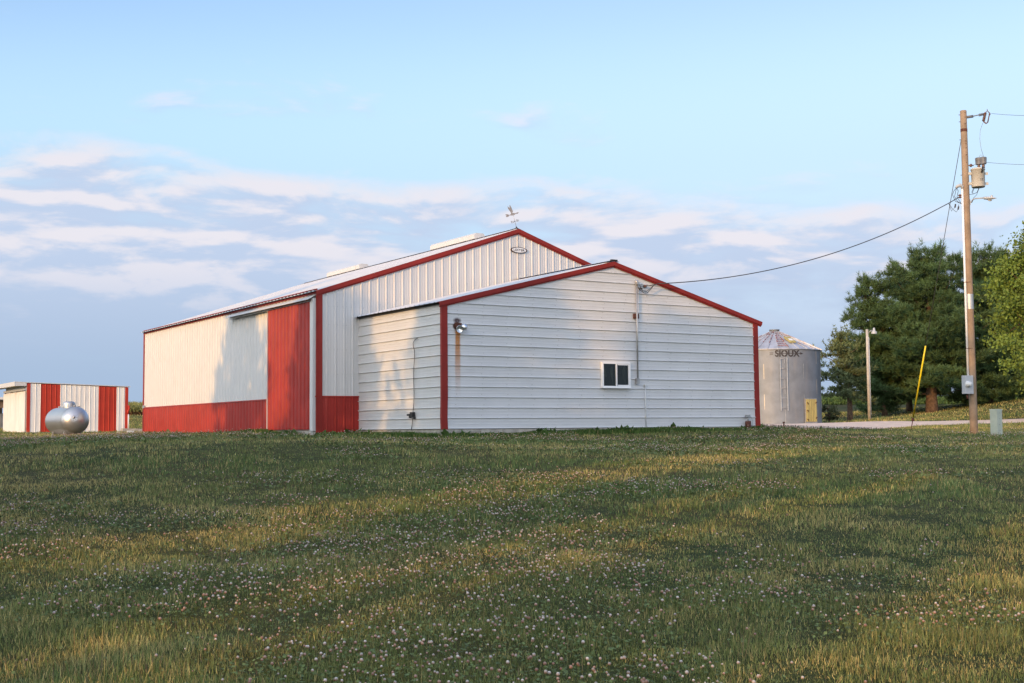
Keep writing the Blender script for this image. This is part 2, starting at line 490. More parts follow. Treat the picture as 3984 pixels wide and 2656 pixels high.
def ground_material():
    mt = bpy.data.materials.new('lawn_ground'); mt.use_nodes = True
    w = NT(mt.node_tree); b = w.n['Principled BSDF']
    tc = w.new('ShaderNodeTexCoord'); ob = tc.outputs['Object']
    n1 = w.noise(ob, 0.35, 5, 0.6); n2 = w.noise(ob, 9.0, 4, 0.7); n3 = w.noise(ob, 0.06, 3, 0.5)
    c = w.mix(w.ss(n1, 0.35, 0.68), (0.042, 0.058, 0.018), (0.085, 0.075, 0.028))
    c = w.mix(w.m('MULTIPLY', w.ss(n3, 0.45, 0.7), 0.6), c, (0.10, 0.095, 0.030))
    c = w.mix(w.ss(n2, 0.25, 0.75), w.mix(1.0, c, (0.55, 0.55, 0.5), 'MULTIPLY'), c)
    w.l.new(c, b.inputs['Base Color']); b.inputs['Roughness'].default_value = 0.95
    b.inputs['Specular IOR Level'].default_value = 0.1
    bp = w.new('ShaderNodeBump'); bp.inputs['Strength'].default_value = 0.8; bp.inputs['Distance'].default_value = 0.05
    w.l.new(n2, bp.inputs['Height']); w.l.new(bp.outputs[0], b.inputs['Normal'])
    return mt
M['ground'] = ground_material()

def build_ground():
    vs = np.concatenate([np.arange(-60, -12, 6), np.arange(-12, 30, 0.4), np.arange(30, 100, 1.2), np.arange(100, 200, 5), np.geomspace(200, 1500, 14)])
    us = np.concatenate([-np.geomspace(60, 1500, 14)[::-1], np.arange(-58, -16, 2.0), np.arange(-16, 16, 0.4), np.arange(16, 60, 1.5), np.geomspace(60, 1500, 14)])
    U, V = np.meshgrid(us, vs)
    z = ground_uv(U.ravel(), V.ravel())
    pts = CAM[None] + U.ravel()[:, None]*HR[None] + V.ravel()[:, None]*HF[None]
    pts[:, 2] = z
    nu, nv = len(us), len(vs)
    i = np.arange(nv-1)[:, None]*nu + np.arange(nu-1)[None]
    i = i.ravel()
    F = np.stack([i, i+1, i+nu+1, i+nu], 1)
    o = np_mesh('lawn', pts, F, M['ground'], smooth=True)
    tag(o, 'mown lawn rising gently to the buildings', kind='structure')
build_ground()

def drape(poly_px_rows, name, material, label, lift=0.012, nsub=40):
    """a sheet laid on the ground between a near row and a far row of (u, v) points"""
    near, far = poly_px_rows
    V = []; F = []
    def along(row, t):
        row = np.array(row, float); s = t*(len(row)-1); k = min(int(s), len(row)-2); f = s-k
        return row[k]*(1-f)+row[k+1]*f
    nr = 24
    for i in range(nsub+1):
        a = along(near, i/nsub); b = along(far, i/nsub)
        for j in range(nr+1):
            q = a + (b-a)*j/nr
            wob = 0.35*(fbm(q[0]*0.7, q[1]*0.7, 41, 2)-0.5)*(1 if j in (0, nr) else 0)
            V.append((q[0], q[1]+wob*2))
    V = np.array(V); z = ground_uv(V[:, 0], V[:, 1]) + lift
    P = CAM[None] + V[:, :1]*HR[None] + V[:, 1:]*HF[None]; P[:, 2] = z
    for i in range(nsub):
        for j in range(nr):
            k = i*(nr+1)+j
            F.append((k, k+1, k+nr+2, k+nr+1))
    o = np_mesh(name, P, F, material, smooth=True)
    return tag(o, label, kind='structure')

M['gravel'] = mat('gravel', (0.66, 0.49, 0.38), 0.95, 0, 0.22, 2.5, 0.6)
M['dirt'] = mat('bare_dirt', (0.21, 0.14, 0.095), 0.95, 0, 0.3, 2.0, 0.5)
def px_uv(x, v):
    return ((x-PXW/2)/FPX*v*1.0, v)
drape(([px_uv(2700, 39), px_uv(2960, 38.5), px_uv(3150, 39.5), px_uv(3320, 41.5), px_uv(3430, 47), px_uv(3560, 57), px_uv(3800, 60), px_uv(4400, 60)],
       [px_uv(2700, 90), px_uv(2960, 84), px_uv(3150, 80), px_uv(3320, 75), px_uv(3430, 71), px_uv(3560, 66), px_uv(3800, 65), px_uv(4400, 65)]),
      'gravel_driveway', M['gravel'], 'pale gravel driveway passing the grain bin')

# ------------------------------------------------------------------ ribbed steel sheets
RIB = 0.2286
def rib_profile(s0, s1, phase, pitch=RIB, h=0.019, half=0.030, top=0.011, minor=0.0045, nminor=2):
    """[(s, height)] of a ribbed sheet from s0 to s1 with a major rib at phase + k*pitch"""
    P = [(s0, 0.0)]
    k0 = int(math.floor((s0-phase)/pitch))-1
    k1 = int(math.ceil((s1-phase)/pitch))+1
    for k in range(k0, k1):
        c = phase+k*pitch
        for ds, hh in ((-half, 0), (-top, h), (top, h), (half, 0)):
            P.append((c+ds, hh))
        for j in range(nminor):
            cm = c + pitch*(j+1)/(nminor+1)
            for ds, hh in ((-0.012, 0), (-0.004, minor), (0.004, minor), (0.012, 0)):
                P.append((cm+ds, hh))
    P = sorted([q for q in P if s0 <= q[0] <= s1])
    out = [P[0]] if P[0][0] == s0 else [(s0, 0.0)]
    for q in P:
        if q[0]-out[-1][0] > 1e-4: out.append(q)
    if s1-out[-1][0] > 1e-4: out.append((s1, 0.0))
    return out
def sheet_vertical(mb, o, ds, nrm, s0, s1, zb, zt, phase, **kw):
    """vertical-rib wall: o + ds*s, bottom zb(s), top zt(s)"""
    o, ds, nrm = [np.array(q, float) for q in (o, ds, nrm)]
    P = rib_profile(s0, s1, phase, **kw)
    V = []
    for s_, h_ in P:
        b = o+ds*s_+nrm*h_
        zb_ = zb(s_) if callable(zb) else zb; zt_ = zt(s_) if callable(zt) else zt
        V += [(b[0], b[1], zb_), (b[0], b[1], zt_)]
    F = [(2*i, 2*i+2, 2*i+3, 2*i+1) for i in range(len(P)-1)]
    mb.add(V, F)
def sheet_horizontal(mb, o, ds, nrm, z0, z1, sl, sr, phase):
    """horizontal-rib wall with crisp laps, ends sl(z), sr(z)"""
    o, ds, nrm = [np.array(q, float) for q in (o, ds, nrm)]
    prof = []
    k = 0
    zs = [(z0, 0.0)]
    for k in range(-2, 40):
        c = phase+k*RIB
        for dz, h in ((-0.016, 0), (0.000, 0.028), (0.006, 0.028), (0.018, 0.0), (0.086, 0), (0.090, 0.004), (0.096, 0.004), (0.100, 0), (0.150, 0), (0.154, 0.004), (0.160, 0.004), (0.164, 0)):
            zs.append((c+dz, h))
    zs = [q for q in zs if z0 <= q[0] <= z1]; zs.append((z1, 0.0))
    V = []
    for z, h in zs:
        for s_ in (sl(z), sr(z)):
            b = o+ds*s_+nrm*h
            V.append((b[0], b[1], z))
    F = [(2*i, 2*i+1, 2*i+3, 2*i+2) for i in range(len(zs)-1)]
    mb.add(V, F)
def roof_slope(mb, xe, ze, xr, zr, y0, y1, phase, lift=0.0):
    """ribbed roof sheet from the eave line (xe, ze) to the ridge line (xr, zr)"""
    d = np.array([xr-xe, 0, zr-ze]); d /= np.linalg.norm(d)
    n = np.array([-d[2], 0, d[0]]); n = n if n[2] > 0 else -n
    P = rib_profile(y0, y1, phase)
    V = []
    for s_, h_ in P:
        for (x, z) in ((xe, ze), (xr, zr)):
            q = np.array([x, s_, z]) + n*(h_+lift); V.append(q)
    F = [(2*i, 2*i+2, 2*i+3, 2*i+1) for i in range(len(P)-1)]
    mb.add(V, F)
    # underside
    a = [np.array([xe, y0, ze])-n*0.006, np.array([xe, y1, ze])-n*0.006, np.array([xr, y1, zr])-n*0.006, np.array([xr, y0, zr])-n*0.006]
    mb.add(a, [(0, 1, 2, 3)])

X_, Y_, Z_ = np.eye(3)

# ------------------------------------------------------------------ the big barn
BX0, BX1, BXR = -1.10, 10.40, 4.65
BY0, BY1 = 4.21, 18.65
BE, BR = 3.345, 5.275                       # sheet top at eave and ridge
barn = empty('barn', (BX0, BY0, 0), 'large white steel barn with red wainscot, red trim and tall red sliding door', 'barn')
bslope = (BR-BE)/(BXR-BX0)
def b_top(x): return BE + (x-BX0)*bslope if x < BXR else BE + (BX1-x)*bslope
WZ = 0.812
def add_top(P):
    return P
mb = MB()
def gable_vertical(mb, y, nrm, zb):
    sheet_vertical(mb, (0, y, 0), X_, nrm, BX0+0.02, BXR, zb, b_top, -0.846+RIB)
    sheet_vertical(mb, (0, y, 0), X_, nrm, BXR, BX1-0.02, zb, b_top, -0.846+RIB)
gable_vertical(mb, BY0, -Y_, WZ)
barn_gable = mb
mb = MB(); sheet_vertical(mb, (0, BY0, 0), X_, -Y_, BX0+0.02, BX1-0.02, -0.3, WZ-0.012, -0.846+RIB)
mb.box((BX0+0.55, BY0-0.012, WZ), (0.60, 0.012, 0.016))
mb.build('wainscot', M['red'], barn, 'dark red lower panel on the gable end')
DY0, DY1 = 4.45, 7.19                     # red sliding door on the long wall
mb = MB()
sheet_vertical(mb, (BX0, 0, 0), Y_, -X_, DY1-0.02, BY1-0.02, WZ, BE-0.02, 7.32)
mb.build('long_wall', M['white'], barn)
mb = MB(); sheet_vertical(mb, (BX0, 0, 0), Y_, -X_, DY1-0.02, BY1-0.02, -0.3, WZ-0.012, 7.32)
mb.box((BX0-0.012, (DY1+BY1)/2, WZ), (0.012, (BY1-DY1)/2-0.02, 0.016))
mb.build('wainscot', M['red'], barn, 'sunlit red lower panel along the long wall')
mb = MB()
sheet_vertical(mb, (BX1, 0, 0), Y_, X_, BY0+0.02, BY1-0.02, -0.3, BE, BY0); mb.build('long_wall', M['white'], barn)
mb = MB(); gable_vertical(mb, BY1, Y_, -0.3); mb.build('gable_wall', M['white'], barn)
mb = MB(); sheet_vertical(mb, (BX0, 0, 0), Y_, -X_, BY0+0.02, DY1-0.03, -0.3, BE-0.03, BY0)
mb.build('door_backing', M['white'], barn)
# door and what it hangs from
door = MB()
sheet_vertical(door, (BX0-0.085, 0, 0), Y_, -X_, DY0, DY1, 0.02, BE-0.13, DY0+0.10)
door.box((BX0-0.062, (DY0+DY1)/2, 0.05), (0.02, (DY1-DY0)/2, 0.03))
for yy in (DY0+0.01, DY1-0.01):
    door.box((BX0-0.065, yy, 1.6), (0.018, 0.01, 1.57))
dr = door.build('sliding_door', M['red'], barn)
mb = MB()
mb.box((BX0-0.088, DY1+0.012, 1.58), (0.02, 0.010, 1.56)); mb.build('door_edge', M['white'], dr)
mb = MB()
# sloping cover over the door track, bent sheet
hy0, hy1 = 4.26, 10.08
mb.prism([(0, 0), (-0.02, 0), (-0.235, -0.115), (-0.235, -0.128), (-0.225, -0.128), (-0.015, -0.014), (0, -0.014)], (BX0, hy0, BE-0.075), X_, Z_, Y_, hy1-hy0)
mb.build('track_cover', M['white'], barn)
mb = MB(); mb.box((BX0-0.09, (hy0+hy1)/2, BE-0.20), (0.022, (hy1-hy0)/2-0.05, 0.028)); mb.build('door_track', M['conduit'], barn)
mb = MB(); mb.box((BX0-0.052, 4.345, 1.585), (0.045, 0.085, 1.60)); mb.build('door_post', M['white'], barn)
# corner and edge trim
def corner_trim(x, y, z1, wx, wy, sx, sy, parent, material, z0=-0.3):
    mb = MB()
    mb.box((x+sx*wx/2, y-sy*0.014, (z0+z1)/2), (wx/2, 0.014, (z1-z0)/2))
    mb.box((x-sx*0.012, y+sy*(wy/2)-sy*0.014, (z0+z1)/2), (0.012, wy/2, (z1-z0)/2))
    return mb.build('corner_trim', material, parent)
corner_trim(BX0-0.005, BY0-0.012, BE, 0.125, 0.04, 1, 1, barn, M['redtrim'])
corner_trim(BX0-0.005, BY1+0.012, BE, 0.125, 0.125, 1, -1, barn, M['redtrim'])
corner_trim(BX1+0.005, BY0-0.012, BE, 0.125, 0.125, -1, 1, barn, M['redtrim'])
mb = MB(); mb.box((BX0-0.02, (BY0+BY1)/2, BE+0.005), (0.018, (BY1-BY0)/2+0.02, 0.06)); mb.build('eave_trim', M['redtrim'], barn)
mb = MB(); mb.box((BX0-0.03, BY1-0.10, 0.845), (0.02, 0.09, 0.045)); mb.build('vent_louver', M['conduit'], barn)
def rake(parent, xe, ze, xr, zr, y, drop, name='rake_trim', over=0.05):
    """two-step trim board climbing along a gable edge"""
    d = np.array([xr-xe, 0, zr-ze]); L = np.linalg.norm(d); d /= L
    n = np.array([-d[2], 0, d[0]]); n = n if n[2] > 0 else -n
    mb = MB()
    a = np.array([xe, y, ze]) - d*over
    b = np.array([xr, y, zr])
    def slab(y0, y1, t0, t1):
        # plumb cut at the ridge so both sides butt together
        lo = n*t0; hi = n*t1
        def ridge(p, t):
            q = p+n*t; k = (xr-q[0])/d[0]; return q+d*k
        P = []
        for yy in (y0, y1):
            o = np.array([0, yy-y, 0])
            P += [a+lo+o, ridge(b, t0)+o, ridge(b, t1)+o, a+hi+o]
        mb.add(P, [(0, 1, 2, 3), (7, 6, 5, 4), (0, 4, 5, 1), (1, 5, 6, 2), (2, 6, 7, 3), (3, 7, 4, 0)])
    slab(y-0.062, y-0.036, -drop*0.66, 0.030)
    slab(y-0.036, y-0.014, -drop, -drop*0.60)
    slab(y-0.036, y+0.06, 0.022, 0.030)
    return mb.build(name, M['redtrim'], parent)
rake(barn, BX0, BE, BXR, BR, BY0, 0.108)
rake(barn, BX1, BE, BXR, BR, BY0, 0.108)
mb = MB()
ov = 0.12
roof_slope(mb, BX0-ov, BE-ov*bslope+0.03, BXR, BR+0.03, BY0-0.03, BY1+0.06, BY0+0.05)
roof_slope(mb, BX1+ov, BE-ov*bslope+0.03, BXR, BR+0.03, BY0-0.03, BY1+0.06, BY0+0.05)
mb.build('roof', M['roof'], barn)
mb = MB(); mb.box((BX0-0.05, (BY0+BY1)/2, BE+0.035-0.02), (0.03, (BY1-BY0)/2, 0.018)); mb.build('eave_closure', M['darkgap'], barn)
mb = MB()
for sx in (-1, 1):
    mb.add([(BXR, BY0+0.03, BR+0.072), (BXR, BY1+0.06, BR+0.072), (BXR+sx*0.22, BY1+0.06, BR+0.072-0.22*bslope), (BXR+sx*0.22, BY0+0.03, BR+0.072-0.22*bslope)], [(0, 1, 2, 3)])
mb.build('ridge_cap', M['roof'], barn)
for xa, ya, xb, yb in ((1273, 1078, 1400, 1044), (1676, 974, 1848, 926)):
    a = on_plane(xa, ya, 0, BXR-0.15); b = on_plane(xb, yb, 0, BXR-0.15)
    mb = MB()
    y0, y1 = sorted((a[1], b[1]))
    mb.prism([(-0.17, -0.04), (-0.17, 0.075), (-0.12, 0.125), (0.12, 0.125), (0.17, 0.075), (0.17, -0.04)], (BXR, y0, BR+0.065), X_, Z_, Y_, y1-y0)
    for k in range(int((y1-y0)/0.6)):
        mb.box((BXR-0.172, y0+0.3+k*0.6, BR+0.06), (0.004, 0.012, 0.07))
    mb.build('ridge_vent', M['white'], barn)
# screw rows on the gable sheets
mb = barn_gable; mb.cur = 1          # screw heads belong to the sheet
for zz in (1.35, 1.95, 2.55, 3.0):
    x = -0.846
    while x < 0.2:
        for dxx in (0.05, 0.178):
            mb.box((x+dxx, BY0-0.003, zz), (0.006, 0.004, 0.006))
        x += RIB
x = -0.846
while x < 9.5:
    zz = min(2.80 + (x/4.6)*1.2 + 0.16, 4.0 - (x-4.6)/4.6*1.2 + 0.16) if x > 0 else 3.1
    if zz < b_top(x)-0.15:
        mb.box((x+0.05, BY0-0.003, zz), (0.006, 0.004, 0.006))
    x += RIB
mb.build('gable_wall', [M['white'], M['conduit']], barn)

# oval plate under the ridge
def font_mesh(txt, size, extrude, bold=0.0, width=None):
    cu = bpy.data.curves.new('t', 'FONT'); cu.body = txt; cu.size = size; cu.extrude = extrude; cu.align_x = 'CENTER'; cu.align_y = 'CENTER'
    cu.offset = bold; cu.resolution_u = 4
    ob = bpy.data.objects.new('t', cu); COL.objects.link(ob)
    dg = bpy.context.evaluated_depsgraph_get(); dg.update()
    me = ob.evaluated_get(dg).to_mesh()
    V = np.array([v.co[:] for v in me.vertices]); F = [tuple(p.vertices) for p in me.polygons]
    ob.evaluated_get(dg).to_mesh_clear()
    bpy.data.objects.remove(ob); bpy.data.curves.remove(cu)
    V[:, 0] -= (V[:, 0].max()+V[:, 0].min())/2; V[:, 1] -= (V[:, 1].max()+V[:, 1].min())/2
    if width: V[:, 0] *= width/(V[:, 0].max()-V[:, 0].min())
    return V, F
sg = empty('oval_sign', (4.66, BY0-0.03, 4.735), 'small white oval nameplate with dark border below the barn ridge', 'sign')
def ellipse(rx, rz, n=40): return [(rx*math.cos(2*math.pi*k/n), rz*math.sin(2*math.pi*k/n)) for k in range(n)]
mb = MB(); mb.prism(ellipse(0.262, 0.080), (4.66, BY0-0.022, 4.735), X_, Z_, -Y_, 0.02); mb.build('border', M['signdark'], sg)
mb = MB(); mb.prism(ellipse(0.222, 0.064), (4.66, BY0-0.0425, 4.735), X_, Z_, -Y_, 0.004); mb.build('plate', M['signwhite'], sg)
V, F = font_mesh('LESTER', 0.085, 0.001, 0.001, 0.345)
mb = MB(); mb.add([(4.66+v[0], BY0-0.0485-v[2], 4.735+v[1]) for v in V], F); mb.build('lettering', M['letter'], sg)

# weathervane on the ridge, leaning left
wv = empty('weathervane', (4.60, BY0, BR+0.05), 'bronze eagle weathervane leaning over on the barn ridge', 'weathervane')
wb = np.array([4.60, BY0-0.02, BR+0.055])
tilt = np.array([-0.30, 0, 1.0]); tilt /= np.linalg.norm(tilt)
tx = np.array([1.0, 0, 0.30]); tx /= np.linalg.norm(tx)
mb = MB(); mb.tube([wb-tilt*0.03, wb+tilt*0.40], 0.006, 6); mb.build('pole', M['conduit'], wv)
mb = MB(); mb.lathe(wb-tilt*0.02, tilt, [(0.026, 0), (0.024, 0.03), (0.012, 0.05), (0.006, 0.06)], 12)
mb.build('base', M['dark'], wv)
mb = MB(); mb.lathe(wb+tilt*0.165, tilt, [(0.001, 0), (0.018, 0.012), (0.018, 0.022), (0.001, 0.034)], 10); mb.build('hub', M['dark'], wv)
cy = wb+tilt*0.18
mb = MB(); mb.tube([cy-tx*0.085, cy+tx*0.085], 0.004, 5); mb.tube([cy-Y_*0.085, cy+Y_*0.085], 0.004, 5); mb.build('crossbar', M['conduit'], wv)
for ch, off in (('E', -tx*0.105), ('W', tx*0.105), ('N', Y_*0.105), ('S', -Y_*0.105)):
    V, F = font_mesh(ch, 0.085, 0.003, 0.001)
    mb = MB(); mb.add([cy+off+(X_*v[0]*0.9+Y_*v[0]*(-0.35 if ch in 'NS' else 0.1))+tilt*v[1]-Y_*v[2] for v in V], F); mb.build('direction_letter', M['conduit'], wv)
ac = wb+tilt*0.365
arrow = [(-0.255, 0.045), (-0.205, 0.028), (-0.235, -0.005), (-0.20, -0.03), (-0.145, -0.02), (-0.125, 0.0), (-0.06, -0.012), (0, -0.03), (0.05, -0.014), (0.11, 0.004),
         (0.13, -0.012), (0.205, 0.014), (0.14, 0.032), (0.11, 0.016), (0.05, 0.03), (-0.02, 0.044), (-0.07, 0.02), (-0.125, 0.014), (-0.155, 0.04), (-0.205, 0.052)]
mb = MB(); mb.prism(arrow, ac, tx, tilt, Y_, 0.008); mb.build('arrow', M['vane'], wv)
bird = [(-0.055, 0.035), (-0.015, 0.035), (0.005, 0.065), (0.035, 0.105), (0.015, 0.10), (0.01, 0.14), (0.0, 0.20), (-0.025, 0.27), (-0.045, 0.215), (-0.055, 0.185), (-0.085, 0.22), (-0.10, 0.245), (-0.105, 0.19), (-0.085, 0.14), (-0.06, 0.095), (-0.05, 0.065)]
mb = MB(); mb.prism(bird, ac-Y_*0.002, tx, tilt, Y_, 0.010); mb.build('eagle', M['vane'], wv)

# ------------------------------------------------------------------ the lower building in front
GX0, GX1, GXR = 0.0, 9.18, 4.64
GE, GER, GR = 2.755, 2.685, 3.905
gslope = (GR-GE)/(GXR-GX0); gslope_r = (GR-GER)/(GX1-GXR)
garage = empty('garage', (GX0, 0, 0), 'low white garage with horizontal steel siding, red trim and one small window', 'garage')
PH = 0.235
def gl(z): return GX0 if z <= GE else GX0 + (z-GE)/gslope
def gr(z): return GX1 if z <= GER else GX1 - (z-GER)/gslope_r
mb = MB(); sheet_horizontal(mb, (0, 0, 0), X_, -Y_, -0.005, GR-0.01, gl, gr, PH); garage_gable = mb
mb = MB(); sheet_horizontal(mb, (GX0, 0, 0), Y_, -X_, -0.005, GE-0.01, lambda z: 0.0, lambda z: BY0, PH); mb.build('side_wall', M['white'], garage)
mb = MB(); sheet_horizontal(mb, (GX1, 0, 0), Y_, X_, -0.005, GER-0.01, lambda z: 0.0, lambda z: BY0, PH); mb.build('side_wall', M['white'], garage)
mb = MB(); mb.box(((GX0+GX1)/2, BY0/2, -0.21), ((GX1-GX0)/2-0.005, BY0/2+0.02, 0.20)); mb.build('foundation', M['concrete'], garage)
# bent corner trim
def garage_corner(x, sx, lab=None):
    mb = MB()
    # slight kink near the foot as in an old knocked trim
    zs = [(-0.01, 0.018 if sx < 0 else 0.0), (0.25, 0.012 if sx < 0 else -0.012), (0.7, 0.0), (GE if sx > 0 else GER, 0.0)]
    V = []
    for z, k in zs:
        xx = x - sx*k if sx < 0 else x + k
        V += [(xx-sx*0.028, -0.030, z), (xx+sx*0.118, -0.030, z), (xx+sx*0.118, 0.0, z), (xx, 0.0, z), (xx, 0.045, z), (xx-sx*0.028, 0.045, z)]
    F = []
    for i in range(len(zs)-1):
        for k in range(6):
            F.append((i*6+k, i*6+(k+1) % 6, (i+1)*6+(k+1) % 6, (i+1)*6+k))
    mb.add(V, F)
    return mb.build('corner_trim', M['redtrim'], garage, lab)
garage_corner(GX0, 1); garage_corner(GX1, -1)
rake(garage, GX0, GE, GXR, GR, 0.0, 0.098, over=0.10)
rake(garage, GX1, GER, GXR, GR, 0.0, 0.098, over=0.16)
mb = MB()
roof_slope(mb, GX0-0.13, GE-0.13*gslope+0.028, GXR, GR+0.028, -0.03, BY0-0.022, 0.11)
roof_slope(mb, GX1+0.13, GER-0.13*gslope_r+0.028, GXR, GR+0.028, -0.03, BY0-0.022, 0.11)
mb.build('roof', M['roof'], garage)
mb = MB()
for sx in (-1, 1):
    mb.add([(GXR, -0.03, GR+0.075), (GXR, BY0-0.024, GR+0.075), (GXR+sx*0.18, BY0-0.024, GR+0.075-0.18*gslope), (GXR+sx*0.18, -0.03, GR+0.075-0.18*gslope)], [(0, 1, 2, 3)])
mb.build('ridge_cap', M['roof'], garage)
mb = MB(); mb.box((GXR, -0.045, GR+0.062), (0.09, 0.03, 0.014)); mb.build('ridge_end', M['darkgap'], garage)
mb = MB(); mb.box((GX0-0.035, BY0/2+0.03, GE-0.012), (0.030, BY0/2-0.06, 0.026)); mb.build('eave_closure', M['darkgap'], garage)
# slider window
wx0, wx1, wz0, wz1 = 4.235, 5.065, 0.942, 1.538
wcx, wcz = (wx0+wx1)/2, (wz0+wz1)/2
mb = MB()
t = 0.038; yd = -0.045; hd = 0.035
mb.box((wx0+t/2, yd, wcz), (t/2, hd, (wz1-wz0)/2)); mb.box((wx1-t/2, yd, wcz), (t/2, hd, (wz1-wz0)/2))
mb.box((wcx, yd, wz1-t/2), ((wx1-wx0)/2-t, hd-0.002, t/2)); mb.box((wcx, yd, wz0+t/2), ((wx1-wx0)/2-t, hd-0.002, t/2))
win = mb.build('window', M['vinyl'], garage)
mb = MB(); mb.box((wcx, -0.034, wcz), ((wx1-wx0)/2+0.012, 0.010, (wz1-wz0)/2+0.012)); mb.build('flange', M['vinyl'], win)
mb = MB(); mb.box((wcx, -0.049, wcz), ((wx1-wx0)/2-t-0.001, 0.003, (wz1-wz0)/2-t-0.001)); mb.build('dark_back_panel', M['interior'], win)  # near-black panel close behind the glass; the unlit room's shade is its colour
mb = MB(); mb.box((wcx-0.005, -0.068, wcz), (0.018, 0.016, (wz1-wz0)/2-t)); mb.build('mullion', M['vinyl'], win)
sx0, sx1, sz0, sz1 = wcx+0.014, wx1-t-0.002, wz0+t+0.002, wz1-t-0.002
mb = MB()
q = 0.026
mb.box((sx1-q/2, -0.064, wcz), (q/2, 0.010, (sz1-sz0)/2)); mb.box(((sx0+sx1)/2, -0.064, sz1-q/2), ((sx1-sx0)/2-q, 0.009, q/2)); mb.box(((sx0+sx1)/2, -0.064, sz0+q/2), ((sx1-sx0)/2-q, 0.009, q/2))
mb.build('sash', M['vinyl'], win)
mb = MB(); mb.box(((wx0+t+wcx-0.024)/2, -0.066, wcz), ((wcx-0.024-wx0-t)/2, 0.002, (wz1-wz0)/2-t)); mb.build('pane', M['glass'], win)
mb = MB(); mb.box(((sx0+sx1-q)/2, -0.0635, wcz), ((sx1-q-sx0)/2, 0.002, (sz1-sz0)/2-q)); mb.build('pane', M['glass'], win)
mb = MB()   # torn curtain shreds behind the glass
cx0 = wx0+t
mb.prism([(0.01, 0.20), (0.05, 0.19), (0.07, 0.10), (0.095, 0.03), (0.095, -0.06), (0.02, -0.03)], (cx0, -0.053, wcz), X_, Z_, -Y_, 0.002)
mb.prism([(0.20, 0.16), (0.255, 0.21), (0.285, 0.21), (0.285, -0.22), (0.245, -0.12), (0.215, 0.02)], (cx0, -0.053, wcz), X_, Z_, -Y_, 0.002)
mb.prism([(0.33, 0.15), (0.36, 0.10), (0.365, 0.0), (0.40, -0.03), (0.40, -0.07), (0.345, -0.06)], (cx0, -0.053, wcz), X_, Z_, -Y_, 0.002)
mb.prism([(0.56, 0.12), (0.60, 0.20), (0.655, 0.21), (0.655, -0.21), (0.57, -0.10), (0.565, 0.0)], (cx0, -0.053, wcz), X_, Z_, -Y_, 0.002)
mb.build('curtain', M['curtain'], win)
mb = MB(); mb.box((wcx, -0.085, wz0-0.006), ((wx1-wx0)/2+0.005, 0.022, 0.010)); mb.build('sill', M['vinyl'], win)
# siding laps and screws: seams where sheets overlap
mb = garage_gable; mb.cur = 1
rs = random.Random(4)
for k in range(13):
    z = PH+RIB*k
    for j in range(14):
        x = 0.35+j*0.66+rs.uniform(-0.04, 0.04)
        if gl(z+0.14)+0.2 < x < gr(z+0.14)-0.2 and not (wx0-0.05 < x < wx1+0.05 and wz0-0.15 < z < wz1):
            mb.box((x, -0.004, z+0.065), (0.006, 0.004, 0.006)); mb.box((x+0.03, -0.004, z+0.185), (0.006, 0.004, 0.006))
mb.build('gable_wall', [M['siding'], M['conduit']], garage)

# old twin floodlight by the corner
fl = empty('floodlight', (0.37, -0.02, 2.20), 'rusty twin floodlight with two silver heads near the garage corner', 'light fitting')
mb = MB(); mb.box((0.375, -0.045, 2.265), (0.075, 0.030, 0.045)); mb.tube([(0.375, -0.05, 2.25), (0.36, -0.10, 2.20)], 0.012, 6); mb.tube([(0.375, -0.05, 2.25), (0.44, -0.13, 2.215)], 0.012, 6); mb.build('bracket', M['rust'], fl)
def head(c, d):
    d = np.array(d, float); d /= np.linalg.norm(d)
    mb = MB(); mb.lathe(np.array(c), d, [(0.001, 0), (0.030, 0.003), (0.055, 0.016), (0.072, 0.04), (0.080, 0.075), (0.082, 0.095), (0.078, 0.095), (0.062, 0.07), (0.02, 0.05), (0.001, 0.045)], 20)
    return mb.build('lamp_head', M['alu'], fl)
head((0.375, -0.075, 2.20), (-0.25, -0.9, -0.32))
head((0.50, -0.20, 2.225), (-0.30, 0.85, -0.1))
# service mast with weatherhead
sm_ = empty('service_mast', (5.28, -0.08, 1.07), 'grey electric conduit mast running up the garage gable', 'conduit')
mb = MB(); mb.tube([(5.275, -0.075, 1.12), (5.285, -0.075, 3.42)], 0.021, 10); mb.build('pipe', M['conduit'], sm_)
mb = MB(); mb.lathe((5.285, -0.075, 3.40), Z_, [(0.024, 0), (0.026, 0.03), (0.040, 0.05), (0.042, 0.09), (0.03, 0.12), (0.001, 0.13)], 12)
mb.box((5.285, -0.11, 3.445), (0.032, 0.035, 0.03)); mb.build('weatherhead', M['conduit'], sm_)
mb = MB(); mb.box((5.275, -0.045, 2.66), (0.075, 0.022, 0.058)); mb.build('strap_bracket', M['rust'], sm_)
mb = MB(); mb.box((5.275, -0.066, 1.115), (0.035, 0.040, 0.055)); mb.box((5.272, -0.060, 1.055), (0.042, 0.034, 0.018)); mb.build('elbow_box', M['conduit'], sm_)
mb = MB(); mb.lathe((5.555, -0.02, 3.395), (0.1, -1, 0.05), [(0.028, 0), (0.034, 0.02), (0.022, 0.03), (0.034, 0.045), (0.026, 0.065), (0.001, 0.07)], 12); 
tag(mb.build('insulator_knob', M['porcelain'], None, origin=(5.555, -0.02, 3.395)), 'small brown porcelain knob screwed to the gable near the mast', 'insulator')
mb = MB(); mb.tube([(5.52, -0.045, 1.0), (5.525, -0.045, 0.5), (5.53, -0.045, -0.06)], 0.011, 8); mb.box((5.517, -0.04, 1.005), (0.022, 0.03, 0.02))
mb.box((5.522, -0.03, 0.66), (0.022, 0.014, 0.01)); mb.box((5.528, -0.03, 0.25), (0.022, 0.014, 0.01))
tag(mb.build('thin_conduit', M['pvc'], None, origin=(5.52, -0.045, 0)), 'thin pale pipe running down to the grass below the conduit mast', 'pipe')
